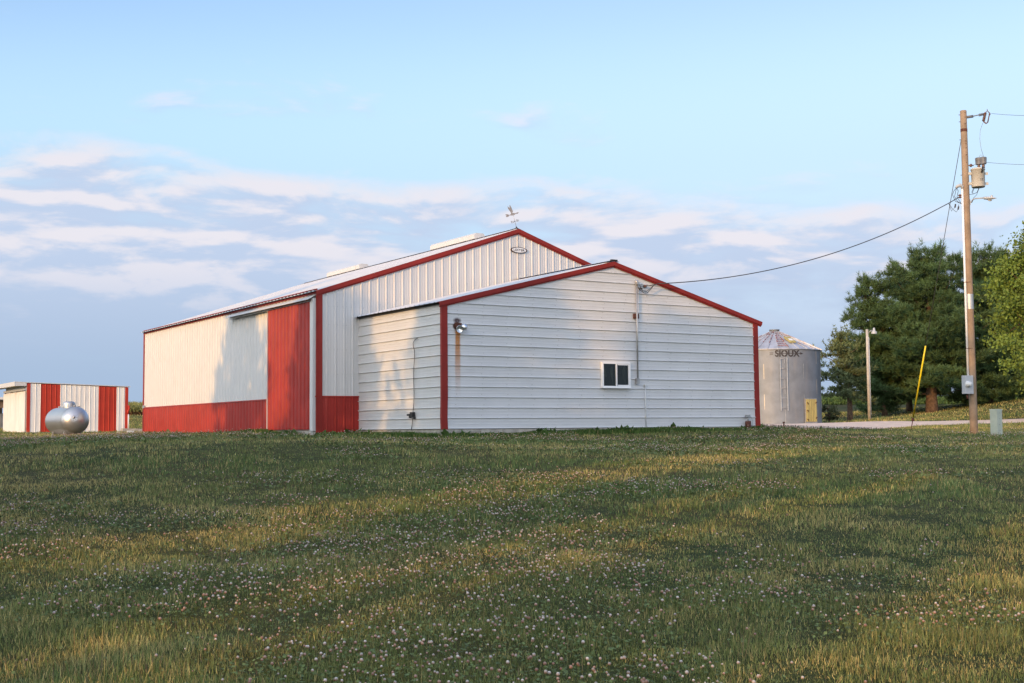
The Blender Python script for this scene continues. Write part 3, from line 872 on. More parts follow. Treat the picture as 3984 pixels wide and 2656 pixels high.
# hydrant by the right corner
hy = empty('hydrant', (8.72, -0.12, 0), 'rusty pipe hydrant with a short hose at the garage corner nearest the bin', 'hydrant')
mb = MB(); mb.lathe((8.72, -0.12, -0.12), Z_, [(0.072, 0), (0.074, 0.255), (0.066, 0.262), (0.001, 0.262)], 16); mb.build('casing', M['rust'], hy)
mb = MB(); mb.tube([(8.72, -0.12, 0.13), (8.715, -0.12, 0.25)], 0.014, 8); mb.box((8.70, -0.12, 0.268), (0.060, 0.03, 0.028)); mb.tube([(8.75, -0.12, 0.27), (8.78, -0.12, 0.275)], 0.016, 8); mb.build('spout', M['conduit'], hy)
mb = MB(); mb.tube([(8.77, -0.12, 0.275), (8.825, -0.13, 0.235), (8.85, -0.14, 0.15), (8.845, -0.14, 0.06), (8.82, -0.13, -0.03)], 0.013, 8); mb.build('hose', M['greybox'], hy)
# cord and outlet on the side wall
co = empty('electric_cord', (-0.03, 1.31, 0.3), 'black cord hanging down the garage side wall to a small outlet box', 'cord')
mb = MB()
mb.tube([(-0.035, y, z) for y, z in ((1.07, 2.03), (1.13, 2.03), (1.23, 2.00), (1.29, 1.94), (1.285, 1.88), (1.235, 1.78), (1.22, 1.64), (1.245, 1.5), (1.265, 1.3), (1.265, 1.05), (1.25, 0.8), (1.262, 0.6), (1.30, 0.42), (1.31, 0.34))], 0.008, 6)
mb.tube([(-0.035, y, z) for y, z in ((1.32, 0.28), (1.33, 0.18), (1.36, 0.07), (1.40, -0.02))], 0.008, 6)
mb.build('wire', M['wire'], co)
mb = MB(); mb.box((-0.055, 1.30, 0.33), (0.035, 0.06, 0.055)); mb.box((-0.085, 1.44, 0.325), (0.015, 0.05, 0.022)); mb.box((-0.075, 1.365, 0.30), (0.025, 0.03, 0.05)); mb.box((-0.045, 1.22, 0.25), (0.02, 0.02, 0.02)); mb.build('outlet_box', M['dark'], co)

# ------------------------------------------------------------------ grain bin
def build_bin():
    v0 = 78.0
    base = at(3021, 1649, v0-2.7)
    c = at(3021, 1649, v0); c[2] = base[2]-0.05
    R = 172/FPX*v0
    zt = at(3021, 1354.5, v0-R)[2]
    los = c[:2]-CAM[:2]; los /= np.linalg.norm(los)
    L3 = np.array([los[0], los[1], 0]); R3 = np.array([los[1], -los[0], 0])
    def on(phi, r): return np.array([c[0], c[1], 0]) + (-L3*math.cos(phi)+R3*math.sin(phi))*r
    root = empty('grain_bin', c, 'round corrugated steel grain bin with a cone roof and yellow door', 'grain bin')
    prof = []; h = 0.0; H = zt-c[2]; pitch = 0.0677
    n = int(H/pitch)
    for i in range(n*4+1):
        prof.append((R+0.0075*math.sin(i*math.pi/2), H*i/(n*4)))
    mb = MB(); mb.lathe(c, Z_, prof, 72); mb.cur = 1
    # sheet laps, a little proud
    rows = 5
    for r in range(rows):
        for k in range(7):
            ph = k*2*math.pi/7 + (r % 2)*0.45 + 0.2
            a = on(ph, R+0.011); za = c[2]+H*r/rows; zb_ = c[2]+H*(r+1)/rows
            t = (L3*math.sin(ph)+R3*math.cos(ph))
            mb.box(((a[0]), a[1], (za+zb_)/2), (0.012, 0.004, (zb_-za)/2-0.01), (t, np.cross(Z_, t), Z_))
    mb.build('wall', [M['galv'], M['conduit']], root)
    zcap = at(3021, 1291, v0)[2]; rc = 0.28
    Re = R+0.10; ze = zt-0.02
    mb = MB(); mb.lathe((c[0], c[1], ze), Z_, [(Re, -0.03), (Re, 0), (rc, zcap-ze)], 28, smooth=False)
    mb.lathe((c[0], c[1], ze-0.012), Z_, [(R-0.02, 0), (Re-0.01, 0)], 28)
    roof = mb.build('roof', M['galvroof'], root)
    mb = MB(); mb.lathe((c[0], c[1], zcap-0.02), Z_, [(rc+0.02, 0), (rc+0.02, 0.12), (rc+0.05, 0.13), (rc+0.03, 0.17), (0.001, 0.19)], 24); mb.build('roof_cap', M['galv'], roof)
    mb = MB(); rs = random.Random(2)
    slope = (zcap-ze)/(Re-rc)
    def rp(ph, r, up=0.0):
        q = on(ph, r); q[2] = ze+(Re-r)*slope+up; return q
    for k in range(28):
        ph = (k+0.34)*2*math.pi/28
        mb.bar(rp(ph, Re+0.01, 0.02), rp(ph, rc+0.02, 0.02), 0.035, 0.05)
    mb.cur = 1          # rust-red flashing left on the ribs
    for k in range(28):
        ph = (k+0.34)*2*math.pi/28
        r = Re-0.1
        while r > rc+0.2:
            ln = rs.uniform(0.10, 0.34)
            if rs.random() < 0.62:
                mb.bar(rp(ph, r, 0.05), rp(ph, max(rc, r-ln), 0.05), 0.046, 0.012)
            r -= ln+rs.uniform(0.06, 0.3)
    mb.build('roof_ribs', [M['galvroof'], M['rustrib']], roof)
    for i in range(7):
        mb = MB()
        r = Re-0.28-i*(Re-rc-0.5)/6.6
        a = 0.34*2*math.pi/28; b = 1.34*2*math.pi/28
        mb.bar(rp(a, r, 0.075), rp(b, r, 0.075), 0.05, 0.03); mb.build('roof_rung', M['rustrib'], roof)
    hp = rp(math.radians(31), Re*0.62, 0.07); ph = math.radians(31)
    dn = rp(ph, Re*0.7)-rp(ph, Re*0.5); dn /= np.linalg.norm(dn); t = L3*math.sin(ph)+R3*math.cos(ph); nn = np.cross(t, dn); nn = nn if nn[2] > 0 else -nn
    mb = MB(); mb.box(hp+nn*0.03, (0.40, 0.20, 0.04), (dn, t, nn)); hh = mb.build('roof_hatch', M['yellow'], root)
    mb = MB(); mb.box(hp+nn*0.075+dn*0.08, (0.14, 0.12, 0.004), (dn, t, nn)); mb.build('hatch_label', M['signwhite'], hh)
    # wall ladder
    mb = MB()
    ph = math.radians(10.0); t = L3*math.sin(ph)+R3*math.cos(ph); o_ = on(ph, R+0.13); n_ = on(ph, 1.0)-on(ph, 0.0)
    zl0 = at(3050, 1597, v0-R)[2]; zl1 = at(3050, 1391, v0-R)[2]
    for s in (-1, 1):
        q = o_+t*0.20*s
        mb.box((q[0], q[1], (zl0+zl1)/2), (0.022, 0.016, (zl1-zl0)/2), (t, n_, Z_))
        mb.tube([(q[0], q[1], zl1), tuple(q*np.array([1, 1, 0])+np.array([0, 0, zl1+0.03])-n_*0.10)], 0.016, 6)
    lad = mb.build('ladder', M['conduit'], root)
    k = 0; zz = zl1-0.05
    while zz > zl0:
        mb = MB(); mb.tube([tuple(o_+t*0.20*s+np.array([0, 0, zz])) for s in (-1, 1)], 0.013, 6); mb.build('rung', M['conduit'], lad)
        for s in (-1, 1):
            pass
        zz -= 0.585
    # yellow door
    ph = math.radians(48.0); t = L3*math.sin(ph)+R3*math.cos(ph); n_ = on(ph, 1.0)-on(ph, 0.0); q = on(ph, R+0.05)
    z0 = at(3150, 1640, v0-R*0.7)[2]; z1 = at(3150, 1553, v0-R*0.7)[2]
    w_ = 0.46
    mb = MB()
    P = rib_profile(-w_, w_, -w_+0.08, pitch=0.15, h=0.016, half=0.035, top=0.02, nminor=0)
    V = []
    for s_, h_ in P:
        b = q+t*s_+n_*(h_+0.03); V += [(b[0], b[1], z0), (b[0], b[1], z1)]
    mb.add(V, [(2*i, 2*i+2, 2*i+3, 2*i+1) for i in range(len(P)-1)])
    mb.box((q[0], q[1], (z0+z1)/2), (w_, 0.028, (z1-z0)/2), (t, n_, Z_))
    d = mb.build('door', M['yellow'], root)
    mb = MB(); mb.box((q[0]-n_[0]*0.03, q[1]-n_[1]*0.03, (z0+z1)/2-0.03), (w_+0.06, 0.03, (z1-z0)/2+0.09), (t, n_, Z_)); mb.build('door_frame', M['conduit'], root)
    for s, zz in ((-1, z1-0.22), (-1, (z0+z1)/2), (-1, z0+0.14), (1, z1-0.18), (1, z0+0.25)):
        mb = MB(); b = q+t*s*(w_-0.06)+n_*0.065
        mb.box((b[0], b[1], zz), (0.055, 0.014, 0.02), (t, n_, Z_)); b2 = b-t*s*0.05
        mb.box((b2[0], b2[1], zz-0.05), (0.012, 0.014, 0.05), (t, n_, Z_)); mb.build('latch', M['rust'], d)
    # painted name bent round the wall
    zc = at(3068, 1374, v0-R)[2]; ph0 = math.radians(15.9); wd = 1.50
    mb = MB()
    V, F = font_mesh('SIOUX', 0.50, 0.003, 0.016, wd)
    hgt = V[:, 1].max()-V[:, 1].min(); V[:, 1] *= 0.40/hgt
    def bend(V, F):
        Vb = []
        for x, y, z in V:
            p_ = on(ph0+x/R, R+0.014+z); Vb.append((p_[0], p_[1], zc+y))
        mb.add(Vb, F)
    bend(V, F)
    def rect(x0, x1, y0, y1):
        n = 6; V = []
        for i in range(n+1):
            x = x0+(x1-x0)*i/n; V += [(x, y0, 0.003), (x, y1, 0.003)]
        bend(V, [(2*i, 2*i+2, 2*i+3, 2*i+1) for i in range(n)])
    rect(-1.06, -0.84, 0.025, 0.055); rect(-1.06, -0.86, -0.055, -0.025)
    bend([(0.80, 0.07, 0.003), (1.0, 0.0, 0.003), (0.80, -0.07, 0.003)], [(0, 1, 2)])
    rect(-0.72, 0.80, -0.012, 0.012)
    mb.build('lettering', M['letter'], root, recalc=False)
build_bin()

# ------------------------------------------------------------------ propane tank
def build_tank():
    c = at(291, 1635, 43.0); R = 53.8*43/FPX; L = 2.3
    g = gz(c)
    root = empty('propane_tank', (c[0], c[1]+L/2, g), 'round-ended silver propane tank on short legs in front of the striped shed', 'gas tank')
    prof = []
    for i in range(13): a = math.pi/2*i/12; prof.append((R*math.sin(a), -R*math.cos(a)*0.86))
    for i in range(1, 9): prof.append((R, L*i/9))
    for i in range(13): a = math.pi/2*i/12; prof.append((R*math.cos(a), L+R*math.sin(a)*0.86))
    mb = MB(); mb.lathe(c, Y_, prof, 40); mb.build('body', M['tank'], root)
    for y0, y1 in ((-0.02, 0.03), (L-0.03, L+0.02)):
        mb = MB(); mb.lathe(c, Y_, [(R+0.003, y0), (R+0.003, y1)], 40); mb.build('weld_seam', M['tank'], root)
    mc = at((1028/3.92), 1400+722/3.92, 44.2); mc[0] = c[0]; mc[1] = c[1]+0.85
    mb = MB(); mb.lathe((mc[0], mc[1], c[2]+R-0.05), Z_, [(0.20, 0), (0.205, 0.17), (0.195, 0.205), (0.15, 0.235), (0.001, 0.245)], 28); mb.box((mc[0]+0.02, mc[1]-0.205, c[2]+R+0.02), (0.04, 0.01, 0.03)); mb.build('dome_cover', M['tank'], root)
    for yy in (-0.02, L*0.95):
        mb = MB(); mb.tube([(c[0]-0.02, c[1]+yy, c[2]+R-0.01), (c[0]-0.02, c[1]+yy, c[2]+R+0.05)], 0.035, 8); mb.build('lifting_lug', M['conduit'], root)
    mb = MB(); mb.box((c[0]+0.14, c[1]+0.12, c[2]+R-0.015), (0.04, 0.06, 0.03)); mb.build('fitting', M['conduit'], root)
    for sy in (0.30, L-0.30):
        for sx in (-1, 1):
            mb = MB()
            x = c[0]+sx*0.27
            mb.box((x, c[1]+sy, (g-0.05+c[2]-R*0.75)/2), (0.022, 0.045, (c[2]-R*0.75-g+0.05)/2))
            mb.box((x, c[1]+sy, g+0.02), (0.05, 0.07, 0.01))
            mb.build('leg', M['conduit'], root)
    mb = MB(); mb.box((c[0]+0.02, c[1]+L/2, g-0.02), (0.48, L/2, 0.05))
    tag(mb.build('concrete_pad', M['concrete'], None, origin=(c[0], c[1]+L/2, g)), 'low concrete pad under the silver propane tank', 'concrete pad')
    # data plate ring on the end
    mb = MB()
    for k in range(7):
        a = 2*math.pi*k/7
        mb.lathe(c+np.array([-0.12+0.075*math.cos(a), -R*0.835, 0.10+0.075*math.sin(a)]), -Y_, [(0.011, 0), (0.011, 0.02), (0.001, 0.022)], 8)
    mb.lathe(c+np.array([-0.12, -R*0.83, 0.10]), -Y_, [(0.045, 0), (0.045, 0.015), (0.001, 0.02)], 14)
    mb.build('end_plate', M['tank'], root)
build_tank()

# ------------------------------------------------------------------ striped shed on the left
def build_shed():
    n = at(103, 1681, 60.0); y0 = n[1]; x0 = n[0]
    xr = on_plane(497, 1660, 1, y0)[0]
    zb = n[2]
    zl = on_plane(106, 1491, 1, y0)[2]; zr = on_plane(497, 1507, 1, y0)[2]
    yl = on_plane(21, 1660, 0, x0)[1]
    gnd = gz((x0+2, y0, 0))
    root = empty('striped_shed', ((x0+xr)/2, y0, gnd), 'small shed with vertical red and white steel stripes and a flat sloping roof', 'shed')
    sl = (zr-zl)/(xr-x0)
    top = lambda x: zl+(x-x0)*sl
    bx = lambda p: on_plane(p, 1600, 1, y0)[0]
    edges = [bx(404/3.92), bx(458/3.92), bx(620/3.92), bx(915/3.92), bx(1500/3.92), bx(1775/3.92), bx(1905/3.92), xr]
    phase = edges[3]+0.02
    for i, (nm, mt) in enumerate((('corner_trim', 'shedred'), ('white_panel', 'shedwhite'), ('red_panel', 'shedred'), ('white_panel', 'shedwhite'), ('red_panel', 'shedred'), ('white_panel', 'shedwhite'), ('corner_trim', 'shedred'))):
        mb = MB()
        if nm == 'corner_trim':
            xa, xb = edges[i], edges[i+1]
            mb.add([(xa, y0-0.025, zb), (xb, y0-0.025, zb), (xb, y0-0.025, top(xb)), (xa, y0-0.025, top(xa)), (xa, y0+0.02, zb), (xb, y0+0.02, zb), (xb, y0+0.02, top(xb)), (xa, y0+0.02, top(xa))],
                   [(0, 1, 2, 3), (0, 4, 7, 3), (1, 5, 6, 2), (4, 5, 6, 7)])
        else:
            sheet_vertical(mb, (0, y0, 0), X_, -Y_, edges[i], edges[i+1], zb, top, phase)
        mb.build(nm, M[mt], root)
    # left wall with its two sliding doors, back and right walls
    mb = MB(); sheet_vertical(mb, (x0, 0, 0), Y_, -X_, y0, yl, zb, zl-0.02, y0); sheet_vertical(mb, (0, yl, 0), X_, Y_, x0, xr, zb, top, x0); sheet_vertical(mb, (xr, 0, 0), Y_, X_, y0, yl, zb, zr, y0)
    mb.build('back_wall', M['shedwhite'], root)
    ym = on_plane(66, 1600, 0, x0)[1]
    for a, b in ((y0+0.10, ym-0.03), (ym+0.03, yl+0.15)):
        mb = MB(); mb.box((x0-0.07, (a+b)/2, (zb+zl-0.36)/2), (0.02, (b-a)/2, (zl-0.36-zb)/2))
        for k in range(4):
            mb.box((x0-0.093, a+(b-a)*(k+0.5)/4, (zb+zl-0.36)/2), (0.006, 0.014, (zl-0.40-zb)/2))
        mb.build('sliding_door', M['shedwhite'], root)
    mb = MB(); mb.box((x0-0.055, ym, (zb+zl-0.36)/2), (0.014, 0.022, (zl-0.36-zb)/2)); mb.build('door_edge_trim', M['shedred'], root)
    mb = MB(); mb.box((x0-0.08, (y0+yl)/2, zl-0.28), (0.05, (yl-y0)/2, 0.045)); mb.build('door_track', M['greybox'], root)
    for k in range(4):
        mb = MB(); mb.box((x0-0.085, y0+0.5+(yl-y0-0.8)*k/3, zl-0.345), (0.02, 0.05, 0.025)); mb.build('door_roller', M['rust'], root)
    # roof with deep front eave
    ov = 0.55
    mb = MB()
    P = [(x0-ov, 0.0), (xr+0.10, 0.0)]
    za = zl-ov*sl+0.03; zb2 = top(xr+0.10)+0.03
    V = []
    for yy in (y0-0.05, yl+1.2):
        V += [(x0-ov, yy, za), (xr+0.10, yy, zb2), (xr+0.10, yy, zb2+0.035), (x0-ov, yy, za+0.035)]
    mb.add(V, [(0, 1, 2, 3), (7, 6, 5, 4), (0, 4, 5, 1), (1, 5, 6, 2), (2, 6, 7, 3), (3, 7, 4, 0)])
    rf = mb.build('roof', M['roof'], root)
    mb = MB()
    mb.box((x0-ov-0.015, (y0+yl+1.15)/2, za-0.07), (0.014, (yl+1.25-y0)/2, 0.10))
    mb.box((x0-ov/2-0.02, y0-0.03, za-0.075), (ov/2-0.02, 0.014, 0.095))
    mb.add([(x0-ov, y0-0.03, za-0.14), (x0-0.02, y0-0.03, za-0.14), (x0-0.02, yl+1.2, za-0.14), (x0-ov, yl+1.2, za-0.14)], [(0, 1, 2, 3)])
    mb.build('fascia', M['white'], rf)
    # red elbow and stub of downpipe
    mb = MB(); x = xr+0.02; zz = zb+0.85
    mb.tube([(x, y0-0.04, zz+0.42), (x+0.03, y0-0.05, zz+0.25), (x-0.05, y0-0.07, zz+0.12), (x-0.02, y0-0.06, zz)], 0.05, 8); mb.build('downpipe_elbow', M['shedred'], root)
    mb = MB(); mb.tube([(x-0.01, y0-0.06, zz+0.01), (x-0.01, y0-0.06, zb)], 0.032, 8); mb.build('downpipe', M['vinyl'], root)
    mb = MB(); mb.box(((x0+xr)/2+0.1, y0+1.0, zb-0.14), ((xr-x0)/2+0.15, 1.15, 0.135)); mb.build('foundation', M['concrete'], root)
    p = at(532, 1683, 60.5); g = gz(p)
    mb = MB(); mb.box((p[0]-0.15, p[1], g+0.10), (0.55, 0.30, 0.07), ((0.99, -0.12, -0.03), (0.12, 0.99, 0), (0.03, 0, 1)))
    tag(mb.build('stone_slab', M['concrete'], None, origin=(p[0], p[1], g)), 'grey slab lying at the striped shed corner nearest the barn', 'slab')
    p = at(503, 1688, 58.5); g = gz(p)
    mb = MB(); mb.box((p[0], p[1], g+0.06), (0.10, 0.05, 0.06)); mb.box((p[0]+0.16, p[1]+0.02, g+0.05), (0.05, 0.05, 0.05)); 
    tag(mb.build('cement_block', M['pvc'], None, origin=(p[0], p[1], g)), 'pale cement block on the grass before the grey slab', 'block')
    # open-fronted brown shed beyond, cut by the frame
    a = at(30, 1676, 74.0); g = gz(a)
    zt = at(10, 1545, 74.0)[2]
    root = empty('brown_shed', (a[0]-2, a[1], g), 'weathered brown lean-to with a pale roof edge, partly hidden behind the striped shed', 'shed')
    mb = MB(); mb.box((a[0]-2.0, a[1]+1.5, zt-0.07), (2.4, 1.7, 0.07)); mb.build('roof', M['shedwhite'], root)
    mb = MB(); mb.box((a[0]-2.0, a[1]+2.9, (g+zt-0.15)/2), (2.2, 0.05, (zt-0.15-g)/2)); mb.build('back_wall', M['brownwood'], root)
    mb = MB(); mb.box((a[0]-2.0, a[1]+0.1, zt-0.40), (2.2, 0.04, 0.22)); mb.build('header_board', M['brownwood'], root)
    mb = MB(); mb.box((a[0]-2.0, a[1]+0.3, g+0.42), (2.2, 0.04, 0.44)); mb.build('lower_boards', M['greywood'], root)
    for k in range(3):
        mb = MB(); mb.box((a[0]-0.75-k*1.4, a[1]+0.02, (g+zt-0.2)/2), (0.07, 0.03, (zt-0.2-g)/2)); mb.build('post', M['greywood'], root)
build_shed()

# ------------------------------------------------------------------ utility pole and what it carries
PV = 35.0
def P_(x, y, dv=0.0): return at(x, y, PV+dv)
def z8(x, y): return (3650+x/3.135, 400+y/3.135)
pb = P_(3790, 1692); pg = gz(pb)
ptop = P_(3746, 430)[2]
px0, py0 = pb[0], pb[1]
R3, F3 = HR, HF
def pole_at(py): return np.array([px0, py0, P_(3770, py)[2]])
def rel(zx, zy, dv=0.0):
    """place on the pole from the close crop, dv metres farther than the pole's axis"""
    x, y = z8(zx, zy); return P_(x, y, dv)
def build_pole():
    root = empty('utility_pole', (px0, py0, pg), 'tall wooden utility pole with transformer, street light and meter box', 'utility pole')
    mb = MB()
    H = ptop-pg
    mb.tube([(px0, py0, pg-0.3), (px0, py0, pg+0.3), (px0, py0, pg+H*0.5), (px0, py0, ptop-0.01), (px0, py0, ptop)], [0.112, 0.107, 0.098, 0.088, 0.080], 16)
    mb.build('pole', M['wood'], root)
    mb = MB()
    for y0, y1 in ((1144, 1202),):
        za = P_(3775, y0)[2]; zb = P_(3775, y1)[2]
        mb.lathe((px0, py0, 0), Z_, [(0.1035, zb), (0.102, za)], 16)
    mb.build('metal_band', M['conduit'], root, 'grey metal sleeve halfway up the pole')
    mb = MB(); za = rel(300, 335)[2]; mb.lathe((px0, py0, 0), Z_, [(0.094, za-0.04), (0.094, za+0.04)], 16); mb.build('metal_band', M['rust'], root, 'rusty band near the pole top')
    for zy in (145, 230, 450, 880, 1005, 1195):
        z = rel(300, zy)[2]; mb = MB(); mb.tube([np.array([px0, py0, z])+R3*0.07*s for s in (-1.9, 1.0)], 0.009, 6); mb.build('bolt', M['rust'], root)
    for zy in (125, 180, 262, 470, 505, 555, 640, 735):
        z = rel(300, zy)[2]; mb = MB(); mb.lathe(np.array([px0, py0, z])-F3*0.088+R3*0.01, -F3, [(0.012, 0), (0.012, 0.008), (0.001, 0.009)], 8); mb.build('bolt', M['rust'], root)
    # top arm with dead-end insulator and fused cut-out
    arm = MB(); a = np.array([px0, py0, rel(0, 180)[2]])
    arm.tube([a+R3*0.06-F3*0.02, a+R3*0.10-F3*0.03], 0.03, 8)
    arm.tube([a+R3*0.06-F3*0.02+Z_*0.0, a+R3*0.25-F3*0.06+Z_*0.02], 0.038, 10)
    arm.tube([a+R3*0.25-F3*0.06+Z_*0.02, a+R3*0.55-F3*0.12+Z_*0.08], 0.014, 8)
    for k in range(4):
        arm.lathe(a+R3*(0.40+0.035*k)-F3*0.09+Z_*(0.045+0.006*k), R3, [(0.014, 0), (0.045, 0.008), (0.014, 0.018)], 12)
    arm.build('insulator', M['greyguard'], root)
    mb = MB()
    c1 = rel(565, 175, -0.15); 
    mb.tube([rel(575, 118, -0.15), rel(552, 222, -0.15)], [0.030, 0.034], 10)
    for k in range(6):
        p0 = rel(575-4*k, 125+17*k, -0.15); mb.lathe(p0, Z_, [(0.03, -0.012), (0.050, 0), (0.03, 0.012)], 12)
    mb.build('cutout_insulator', M['porcelain'], root)
    mb = MB()
    mb.tube([rel(578, 115, -0.15), rel(600, 95, -0.17), rel(632, 130, -0.18)], 0.012, 6)
    mb.tube([rel(552, 225, -0.15), rel(585, 250, -0.17), rel(605, 235, -0.18)], 0.020, 6)
    mb.tube([rel(625, 140, -0.18), rel(605, 235, -0.18)], 0.016, 8)
    mb.tube([rel(600, 95, -0.17), rel(597, 75, -0.17)], 0.010, 6)
    mb.lathe(rel(628, 135, -0.18), R3, [(0.001, -0.03), (0.045, 0), (0.001, 0.03)], 10); mb.build('cutout_fuse', M['porcelain'], root)
    # transformer
    tc = rel(487, 920, -0.06); zt = rel(487, 812, -0.06)[2]; zb = rel(487, 1030, -0.06)[2]; r = 0.180
    mb = MB(); mb.lathe((tc[0], tc[1], 0), Z_, [(0.001, zb+0.03), (r-0.03, zb+0.02), (r-0.01, zb), (r, zb+0.02), (r, zt-0.02), (r+0.014, zt-0.015), (r+0.014, zt+0.012), (r-0.02, zt+0.035), (0.001, zt+0.055)], 32)
    tr = mb.build('transformer', M['trafo'], root)
    for zy in (870, 992):
        z = rel(0, zy)[2]
        mb = MB(); mb.box(np.array([tc[0], tc[1], z])-R3*(r+0.05)+F3*0.02, (0.055, 0.035, 0.035), (R3, F3, Z_)); mb.build('bracket', M['trafo'], tr)
        mb = MB(); mb.box(np.array([tc[0], tc[1], z])+R3*(r+0.05)+F3*0.02, (0.058, 0.01, 0.036), (R3, F3, Z_)); mb.build('bracket', M['trafo'], tr)
    for zx, dv in ((497, -0.05), (552, -0.12)):
        p0 = rel(zx, 792, dv); p0[2] = zt+0.03
        mb = MB(); mb.lathe(p0, Z_, [(0.035, 0), (0.05, 0.02), (0.03, 0.04), (0.048, 0.06), (0.03, 0.085), (0.04, 0.10)], 14)
        b = mb.build('bushing', M['porcelain'], tr)
        mb = MB(); mb.lathe(p0+Z_*0.10, Z_, [(0.055, 0), (0.085, 0.01), (0.09, 0.10), (0.095, 0.185), (0.085, 0.20), (0.001, 0.21)], 10, smooth=False); mb.build('bushing_guard', M['greyguard'], b)
    mb = MB(); mb.tube([rel(545, 780, -0.24), rel(530, 850, -0.24)], [0.028, 0.022], 10); mb.build('arrester', M['dark'], tr)
    V, F = font_mesh('15', 0.10, 0.001, 0.002)
    mb = MB(); zc = rel(520, 950)[2]; ang0 = math.radians(12)
    for_ = []
    for x, y, z in V:
        an = ang0+x/r; q = np.array([tc[0], tc[1], 0]) + (-F3*math.cos(an)+R3*math.sin(an))*(r+0.003+z); for_.append((q[0], q[1], zc+y))
    mb.add(for_, F); mb.build('number', M['greyguard'], tr, recalc=False)
    mb = MB(); k0 = np.array([px0, py0, rel(0, 765)[2]])
    mb.lathe(k0+R3*0.10, R3, [(0.012, 0), (0.02, 0.02), (0.045, 0.05), (0.045, 0.08), (0.02, 0.09), (0.012, 0.14)], 12); mb.build('insulator', M['porcelain'], root)
    # street light
    la = rel(395, 1210); la2 = rel(450, 1165, -0.25); lb = rel(560, 1158, -0.45)
    mb = MB(); mb.tube([np.array([px0, py0, la[2]])+R3*0.09, la+R3*0.03, (la+la2)/2+Z_*0.02, la2, lb], 0.019, 8)
    mb.box(np.array([px0, py0, la[2]])+R3*0.09, (0.02, 0.03, 0.08), (R3, F3, Z_)); sl_ = mb.build('street_light', M['greybox'], root)
    d = rel(725, 1160, -0.75)-lb; Ld = np.linalg.norm(d); d /= Ld
    mb = MB(); P = []
    V = []; n = 14; ks = [(0, 0.03, 0.025, 0.02), (0.10, 0.055, 0.035, 0.045), (0.40, 0.09, 0.040, 0.055), (0.72, 0.075, 0.032, 0.03), (1.0, 0.006, 0.006, 0.006)]
    sd = np.cross(d, Z_); sd /= np.linalg.norm(sd); up = np.cross(sd, d)
    for (t, w_, hu, hd) in ks:
        for k in range(n):
            a = 2*math.pi*k/n; s = math.sin(a)
            V.append(lb+d*(Ld*t-0.03)+sd*w_*math.cos(a)+up*(hu if s > 0 else hd)*s)
    F = [(i*n+k, i*n+(k+1) % n, (i+1)*n+(k+1) % n, (i+1)*n+k) for i in range(len(ks)-1) for k in range(n)]
    F.append(tuple(range(n)))
    mb.sm = True; mb.add(V, F); mb.lathe(lb+d*0.22+up*0.03, up, [(0.03, 0), (0.03, 0.04), (0.001, 0.05)], 10); mb.build('lamp_head', M['greybox'], sl_)
    mb = MB(); mb.lathe(lb+d*(Ld*0.45)-up*0.05, -up, [(0.06, 0), (0.05, 0.025), (0.001, 0.04)], 12); mb.build('lens', M['pvc'], sl_)
    # service riser: weatherhead, white conduit, meter
    mb = MB(); cz0 = P_(3765, 1462)[2]; cz1 = rel(300, 1050)[2]
    off = -R3*0.118-F3*0.035
    mb.tube([np.array([px0, py0, cz0])+off*1.08, np.array([px0, py0, (cz0+cz1)/2])+off*1.02, np.array([px0, py0, cz1])+off*0.95], 0.030, 10)
    rs_ = mb.build('riser_pipe', M['vinyl'], root)
    for py in (1098, 1355):
        z = P_(3765, py)[2]; mb = MB(); mb.tube([np.array([px0, py0, z])+off*1.35, np.array([px0, py0, z])+off*1.0-F3*0.04, np.array([px0, py0, z])-F3*0.10], 0.008, 6); mb.build('pipe_strap', M['rust'], rs_)
    mb = MB(); wh = np.array([px0, py0, cz1])+off*0.95
    mb.tube([wh, wh+Z_*0.06, wh-R3*0.05+Z_*0.10, wh-R3*0.14+Z_*0.07, wh-R3*0.17+Z_*0.03], [0.032, 0.045, 0.055, 0.045, 0.03], 10); mb.build('weatherhead', M['greybox'], root)
    mb = MB()
    for k, (mx, my) in enumerate(((175, 1120), (200, 1140), (230, 1150))):
        mb.tube([wh-R3*0.15+Z_*0.04, rel(mx+15, 1075), rel(mx, my), rel(mx+35, 1200), rel(280, 1228), np.array([px0, py0, rel(0, 1232)[2]])-R3*0.1], 0.008, 5)
    mb.tube([rel(130, 1225), rel(165, 1320), rel(205, 1270), rel(212, 1230)], 0.007, 5)
    mb.tube([rel(130, 1225), rel(180, 1300), rel(222, 1330), rel(245, 1290), rel(250, 1240)], 0.007, 5)
    mb.tube([rel(205, 1275), rel(212, 1235)], 0.022, 6); mb.tube([rel(243, 1300), rel(250, 1262)], 0.022, 6)
    for zx in (430, 440, 495, 500):
        mb.tube([rel(zx, 1040, -0.06), rel(zx-20, 1090, -0.05), rel(430, 1110, -0.02), np.array([px0, py0, rel(0, 1120)[2]])+R3*0.09], 0.007, 5)
    mb.tube([rel(495, 1045, -0.06), rel(470, 1120, -0.05), rel(425, 1165, -0.1)], 0.006, 5)
    mb.build('service_loops', M['wire'], root)
    mb = MB(); mb.tube([rel(545, 245, -0.17), rel(515, 330, -0.2), rel(508, 440, -0.2), rel(525, 560, -0.18), rel(560, 672, -0.13)], 0.005, 5)
    mb.tube([rel(545, 672, -0.1), rel(535, 640, -0.1), rel(518, 632, -0.08), rel(503, 645, -0.06), rel(500, 680, -0.05)], 0.005, 5); mb.build('jumper_wire', M['wiregrey'], root)
    mb = MB()
    for zy in (1125, 1150): mb.lathe(np.array([px0, py0, rel(0, zy)[2]])-R3*0.17, Z_, [(0.02, -0.03), (0.05, -0.02), (0.05, 0.0), (0.02, 0.02)], 10)
    mb.build('spool_insulator', M['porcelain'], root)
    # meter box
    mc = P_(3650+485/4.236, 1350+618/4.236, -0.16); hh = 150/4.236*PV/FPX
